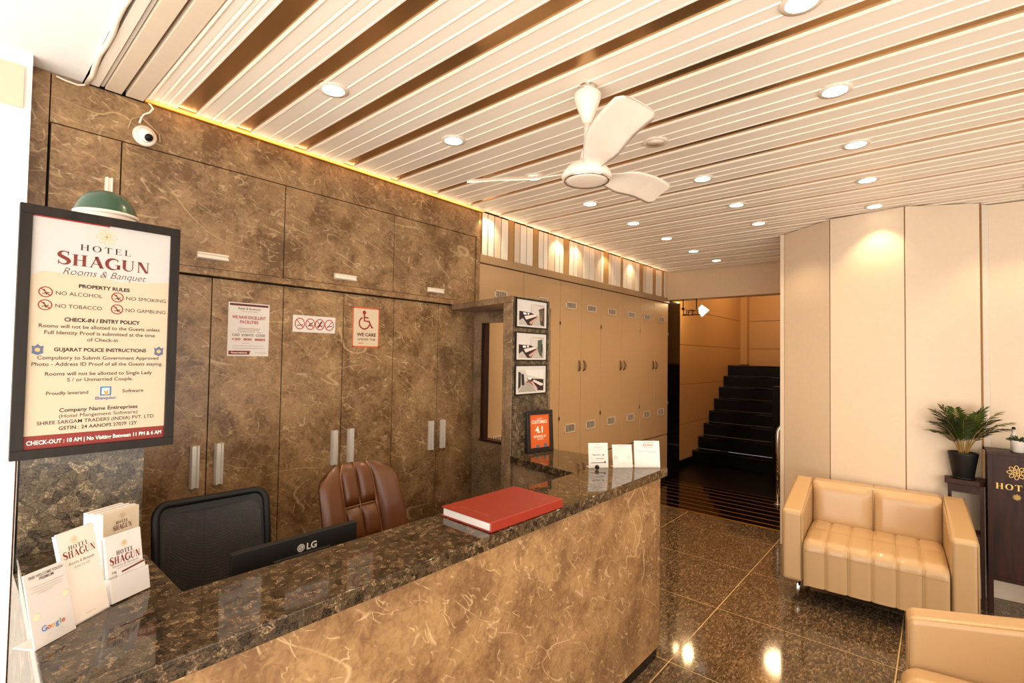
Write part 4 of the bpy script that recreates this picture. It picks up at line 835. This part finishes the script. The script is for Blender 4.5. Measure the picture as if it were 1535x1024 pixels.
# ================================================================== SOFAS
SW, SD, SZ0, SZF, SZB, AW = .975, .66, .14, .605, .715, .125
def make_sofa(label):
    t = thing('sofa', label, 'sofa', (0, 0, 0), 0, 'cream leather sofas')
    for x0, x1 in ((0, AW), (SW - AW, SW)):
        m = MB(); pr = [(0, SZ0), (.0, SZF), (SD, SZB), (SD, SZ0)]; n = 4
        vs = [(x0, p[0], p[1]) for p in pr] + [(x1, p[0], p[1]) for p in pr]; m.add(vs, [(3, 2, 1, 0), (4, 5, 6, 7)] + [(i, (i + 1) % n, n + (i + 1) % n, n + i) for i in range(n)][0:4])
        a = m.build('arm', M_LEATH, t, .028, 5, local=True)
        sm = MB()
        for xx in (x0 + .010, x1 - .010): sm.tube([(xx, .004, SZ0 + .03), (xx, .004, SZF - .03), (xx, .010, SZF - .010), (xx, .03, SZF - .004), (xx, SD - .02, SZB - .006)], .0022, 6)
        sm.build('arm_seam', M_LEATHS, a, local=True)
    # back with sloping top between arms, two cushions
    box_b = MB().box(AW - .002, SW - AW + .002, SD - .13, SD, SZ0, SZB).build('back_frame', M_LEATH, t, .025, 5, local=True)
    for k in range(2):
        x0 = AW + .004 + k * (SW - 2 * AW) / 2; x1 = x0 + (SW - 2 * AW) / 2 - .006
        m = MB(); m.grid(lambda a, b: Vector((x0 + (x1 - x0) * a, SD - .128 - .035 * (max(0, 1 - (2 * a - 1) ** 8) * max(0, 1 - (2 * b - 1) ** 8)) ** .5 - .02 * (1 - b), .40 + (SZB - .012 - .40) * b)), 14, 12); m.build('back_cushion', M_LEATH, t, local=True)
    sm = MB().tube([(SW / 2 - .001, SD - .155, .42), (SW / 2 - .001, SD - .135, SZB - .02), (SW / 2, SD - .10, SZB + .002), (SW / 2, SD - .01, SZB + .001)], .003, 6); sm.build('centre_seam', M_LEATHS, t, local=True)
    # seat: six channels rolling over the front edge
    X0, X1 = AW + .003, SW - AW - .003; N = 6; F0 = -.012; ZT = .425
    path = [(SD - .15, ZT)] + [(SD - .15 - (SD - .15 - .055) * i / 10, ZT + .006 * math.sin(PI * i / 10)) for i in range(1, 11)] + [(F0 + .055 - .055 * math.sin(a), ZT - .055 + .055 * math.cos(a)) for a in [PI / 2 * i / 6 for i in range(1, 7)]] + [(F0 + .012 * i / 8, ZT - .055 - (ZT - .055 - SZ0) * i / 8) for i in range(1, 9)]
    nseg = len(path) - 1
    def seat(a, b):
        i = min(nseg - 1, int(b * nseg + 1e-6)); p0, p1 = path[i], path[i + 1]; f = b * nseg - i; y, z = p0[0] + (p1[0] - p0[0]) * f, p0[1] + (p1[1] - p0[1]) * f
        dy, dz = p1[0] - p0[0], p1[1] - p0[1]; l = math.hypot(dy, dz) or 1; ny, nz = dz / l, -dy / l
        ch = (a * N) % 1 if a < 1 else 1; puffv = (1 - abs(2 * ch - 1) ** 5) ** .6
        s_ = b * nseg; cross = 1
        if s_ < 11: cross = min(1, abs(s_ - 5.2) * 1.1) ** .6
        if s_ > 14.5: cross = 1
        o = .013 * puffv * cross; edge = min(1, min(a, 1 - a) * 26)
        return Vector((X0 + (X1 - X0) * a, y + ny * o - (1 - edge) * 0, z + nz * o - (1 - edge) * .01))
    m = MB(); m.grid(seat, 72, nseg * 2); m.build('seat_cushion', M_LEATH, t, local=True)
    sm = MB()
    for k in range(1, N):
        a = k / N; sm.tube([seat(a, j / 50) + Vector((0, 0, 0)) for j in range(51)], .0022, 5)
    sm.tube([seat(i / 72, .672) for i in range(1, 72)], .002, 5); sm.build('seat_seam', M_LEATHS, t, local=True)
    MB().box(AW, SW - AW, .03, SD - .02, SZ0 - .005, SZ0 + .03).build('seat_base', M_DARK, t, local=True)
    for x, y in ((.085, .075), (SW - .085, .075), (.085, SD - .07), (SW - .085, SD - .07)): MB().lathe([(.018, 0), (.018, SZ0 + .002)], (x, y, 0), 16).build('leg', M_CHROME, t, local=True)
    return t
s1 = make_sofa('cream leather two-seat sofa with channelled seat against the panelled back wall')
s1.location = (-.81, 3.72, 0); s1.rotation_euler = (0, 0, math.radians(3.5))
s2 = dup(s1); s2['label'] = 'cream leather sofa cut off by the lower right corner of the photo, nearest the camera'
s2.location = (-.115, 2.62, 0); s2.rotation_euler = (0, 0, math.radians(-84))

# ================================================================== SIDE TABLE, PLANTS, KIOSK
tb = thing('side_table', 'narrow dark wood side table squeezed between the sofa and the hotel stand', 'table', (.12, 4.53, 0))
MB().prism([(.02, 4.47), (.19, 4.455), (.225, 4.49), (.225, 4.64), (.10, 4.60), (.02, 4.565)], .79, .822).build('table_top', M_WOOD, tb, .003)
MB().prism([(.035, 4.485), (.20, 4.475), (.20, 4.488), (.035, 4.498)], .735, .79).build('apron', M_WOOD, tb)
for x, y in ((.035, 4.485), (.195, 4.475), (.20, 4.60)): MB().box(x, x + .02, y, y + .02, 0, .79).build('leg', M_WOOD, tb)
MB().prism([(.04, 4.49), (.21, 4.485), (.21, 4.60), (.04, 4.55)], .46, .475).build('shelf', M_WOOD, tb)
pl = thing('potted_palm', 'small parlour palm in a black tapered pot on the side table', 'plant', (.115, 4.53, .823))
PX, PY = .115, 4.528
MB().lathe([(.058, .823), (.060, .833), (.056, .836)], (PX, PY, 0), 32).build('saucer', M_PLBLK, pl)
MB().lathe([(.052, .834), (.056, .84), (.078, .985), (.080, .997), (.074, .998), (.072, .975), (.01, .972)], (PX, PY, 0), 36).build('pot', M_PLBLK, pl)
MB().lathe([(.001, .974), (.071, .976), (.05, .983), (.001, .985)], (PX, PY, 0), 24, None, False).build('soil', M_SOIL, pl)
rnd = random.Random(4)
def frond(parent, base, az, lean, L, mleaf, mstem, nl=15, ll=.085, stemfrac=.42, name='frond'):
    d = Vector((math.cos(az), math.sin(az), 0)); pts = []
    for i in range(13):
        s_ = i / 12; ang = lean * (.25 + 1.35 * s_ ** 1.3)
        if i == 0: p = Vector(base)
        else: p = p + (Vector((0, 0, 1)) * math.cos(ang) + d * math.sin(ang)) * (L / 12)
        pts.append(p.copy())
    st_ = MB().tube(pts, [.0045 - .0035 * i / 12 for i in range(13)], 6).build(name, mstem, parent)
    lm = MB(); side = Vector((-d.y, d.x, 0))
    for k in range(nl):
        s_ = stemfrac + (1 - stemfrac) * k / (nl - 1); f = s_ * 12; i = min(11, int(f)); p = pts[i].lerp(pts[i + 1], f - i); tn = (pts[i + 1] - pts[i]).normalized(); up = side.cross(tn).normalized()
        if up.z < 0: up = -up
        le = ll * (.55 + .75 * math.sin(PI * (.12 + .8 * k / (nl - 1))))
        for e in (-1, 1):
            dr = (side * e * .8 + tn * .75 + up * (.15 - .25 * rnd.random())).normalized(); wv = tn.cross(dr).cross(dr).normalized()
            if True: wv = dr.cross(up).normalized()
            a, b, c = p, p + dr * le * .45 - Vector((0, 0, .002)), p + dr * le - Vector((0, 0, le * .18)); w = .0075
            lm.add([a - wv * .0015, a + wv * .0015, b + wv * w, c, b - wv * w, b + up * .0015], [(0, 1, 2, 5), (5, 2, 3), (0, 5, 4), (5, 3, 4)], False)
    lm.build('leaflets', mleaf, st_)
for az, lean, L in ((212, .52, .33), (225, .78, .30), (205, .32, .33), (240, .60, .28), (8, .55, .34), (-5, .80, .33), (22, .32, .33), (-30, .60, .30), (270, .50, .28), (250, .35, .33), (300, .42, .31), (330, .28, .31), (15, .92, .30), (218, .95, .26)):
    frond(pl, (PX + .02 * math.cos(math.radians(az)), PY + .02 * math.sin(math.radians(az)), .98), math.radians(az), lean, L, M_LEAF if rnd.random() > .6 else M_LEAF2, M_STEM, nl=17, ll=.075, stemfrac=.36)
KX0, KX1, KY = .228, .495, 4.45
kk = thing('hotel_stand', 'dark wood upright stand with gold emblem and gold HOTEL lettering at the right edge', 'stand', ((KX0 + KX1) / 2, KY + .1, 0))
box('front_panel', M_WOOD, KX0 + .022, KX1 - .022, KY + .008, KY + .022, .23, 1.0, kk); box('top', M_WOOD, KX0 - .004, KX1 + .004, KY - .004, KY + .235, 1.012, 1.030, kk, .002)
for x in (KX0, KX1 - .024):
    box('leg', M_WOOD, x, x + .024, KY, KY + .024, 0, 1.012, kk, .001); box('leg', M_WOOD, x, x + .024, KY + .2, KY + .224, 0, 1.012, kk)
    box('side_panel', M_WOOD, x + .006, x + .018, KY + .024, KY + .2, .23, 1.012, kk)
box('top_rail', M_WOOD, KX0 + .024, KX1 - .024, KY + .002, KY + .02, .985, 1.012, kk); box('bottom_rail', M_WOOD, KX0 + .024, KX1 - .024, KY + .002, KY + .022, .215, .24, kk)
M_GLET = mat('gold_lettering', 'c9a35a', .35, .6)
s = Sheet((KX0 + .022, KY + .008, 1.0), (1, 0, 0), (0, 0, -1), KX1 - KX0 - .044, .77, kk, .0008)
s.rosette(.5, .115, .044, M_GLET, 8, 1.5, .0028); s.serif('HOTEL', .5, .262, .036, M_GLET, 1.5, .2, width=.19, bold=1.2); s.rosette(.5, .315, .018, M_GLET, 8, 1.5, .0018); s.done()
pw = thing('succulent_pot', 'tiny white pot with spiky green plant on top of the hotel stand', 'plant', (.385, 4.53, 1.031)); sx_, sy_ = .378, 4.53
MB().lathe([(.025, 1.031), (.028, 1.035), (.040, 1.10), (.041, 1.108), (.037, 1.108), (.035, 1.095), (.002, 1.094)], (sx_, sy_, 0), 28).build('pot', M_ACR, pw)
for k in range(22):
    a = 2.4 * k; le = .05 + .025 * rnd.random(); ln = .5 + .8 * rnd.random(); b0 = Vector((sx_ + .01 * math.cos(a), sy_ + .01 * math.sin(a), 1.10)); d = Vector((math.cos(a), math.sin(a), 0)); pts = [b0 + (d * math.sin(ln) * f + Vector((0, 0, 1)) * math.cos(ln) * f * (1 - .45 * f / le * .7)) for f in (0, le * .4, le * .75, le)]
    MB().tube(pts, [.004, .006, .004, .0008], 5).build('leaf', M_LEAF2, pw)
pb = thing('pump_bottle', 'small white bottle with dark cap standing behind the succulent', 'bottle', (.37, 4.60, 1.031)); bx, by = .362, 4.60
MB().lathe([(.016, 1.031), (.017, 1.04), (.017, 1.13), (.010, 1.145), (.010, 1.17)], (bx, by, 0), 20).build('body', M_ACR, pb); MB().lathe([(.009, 1.17), (.009, 1.184), (.004, 1.186)], (bx, by, 0), 16).build('cap', M_PLBLK, pb)
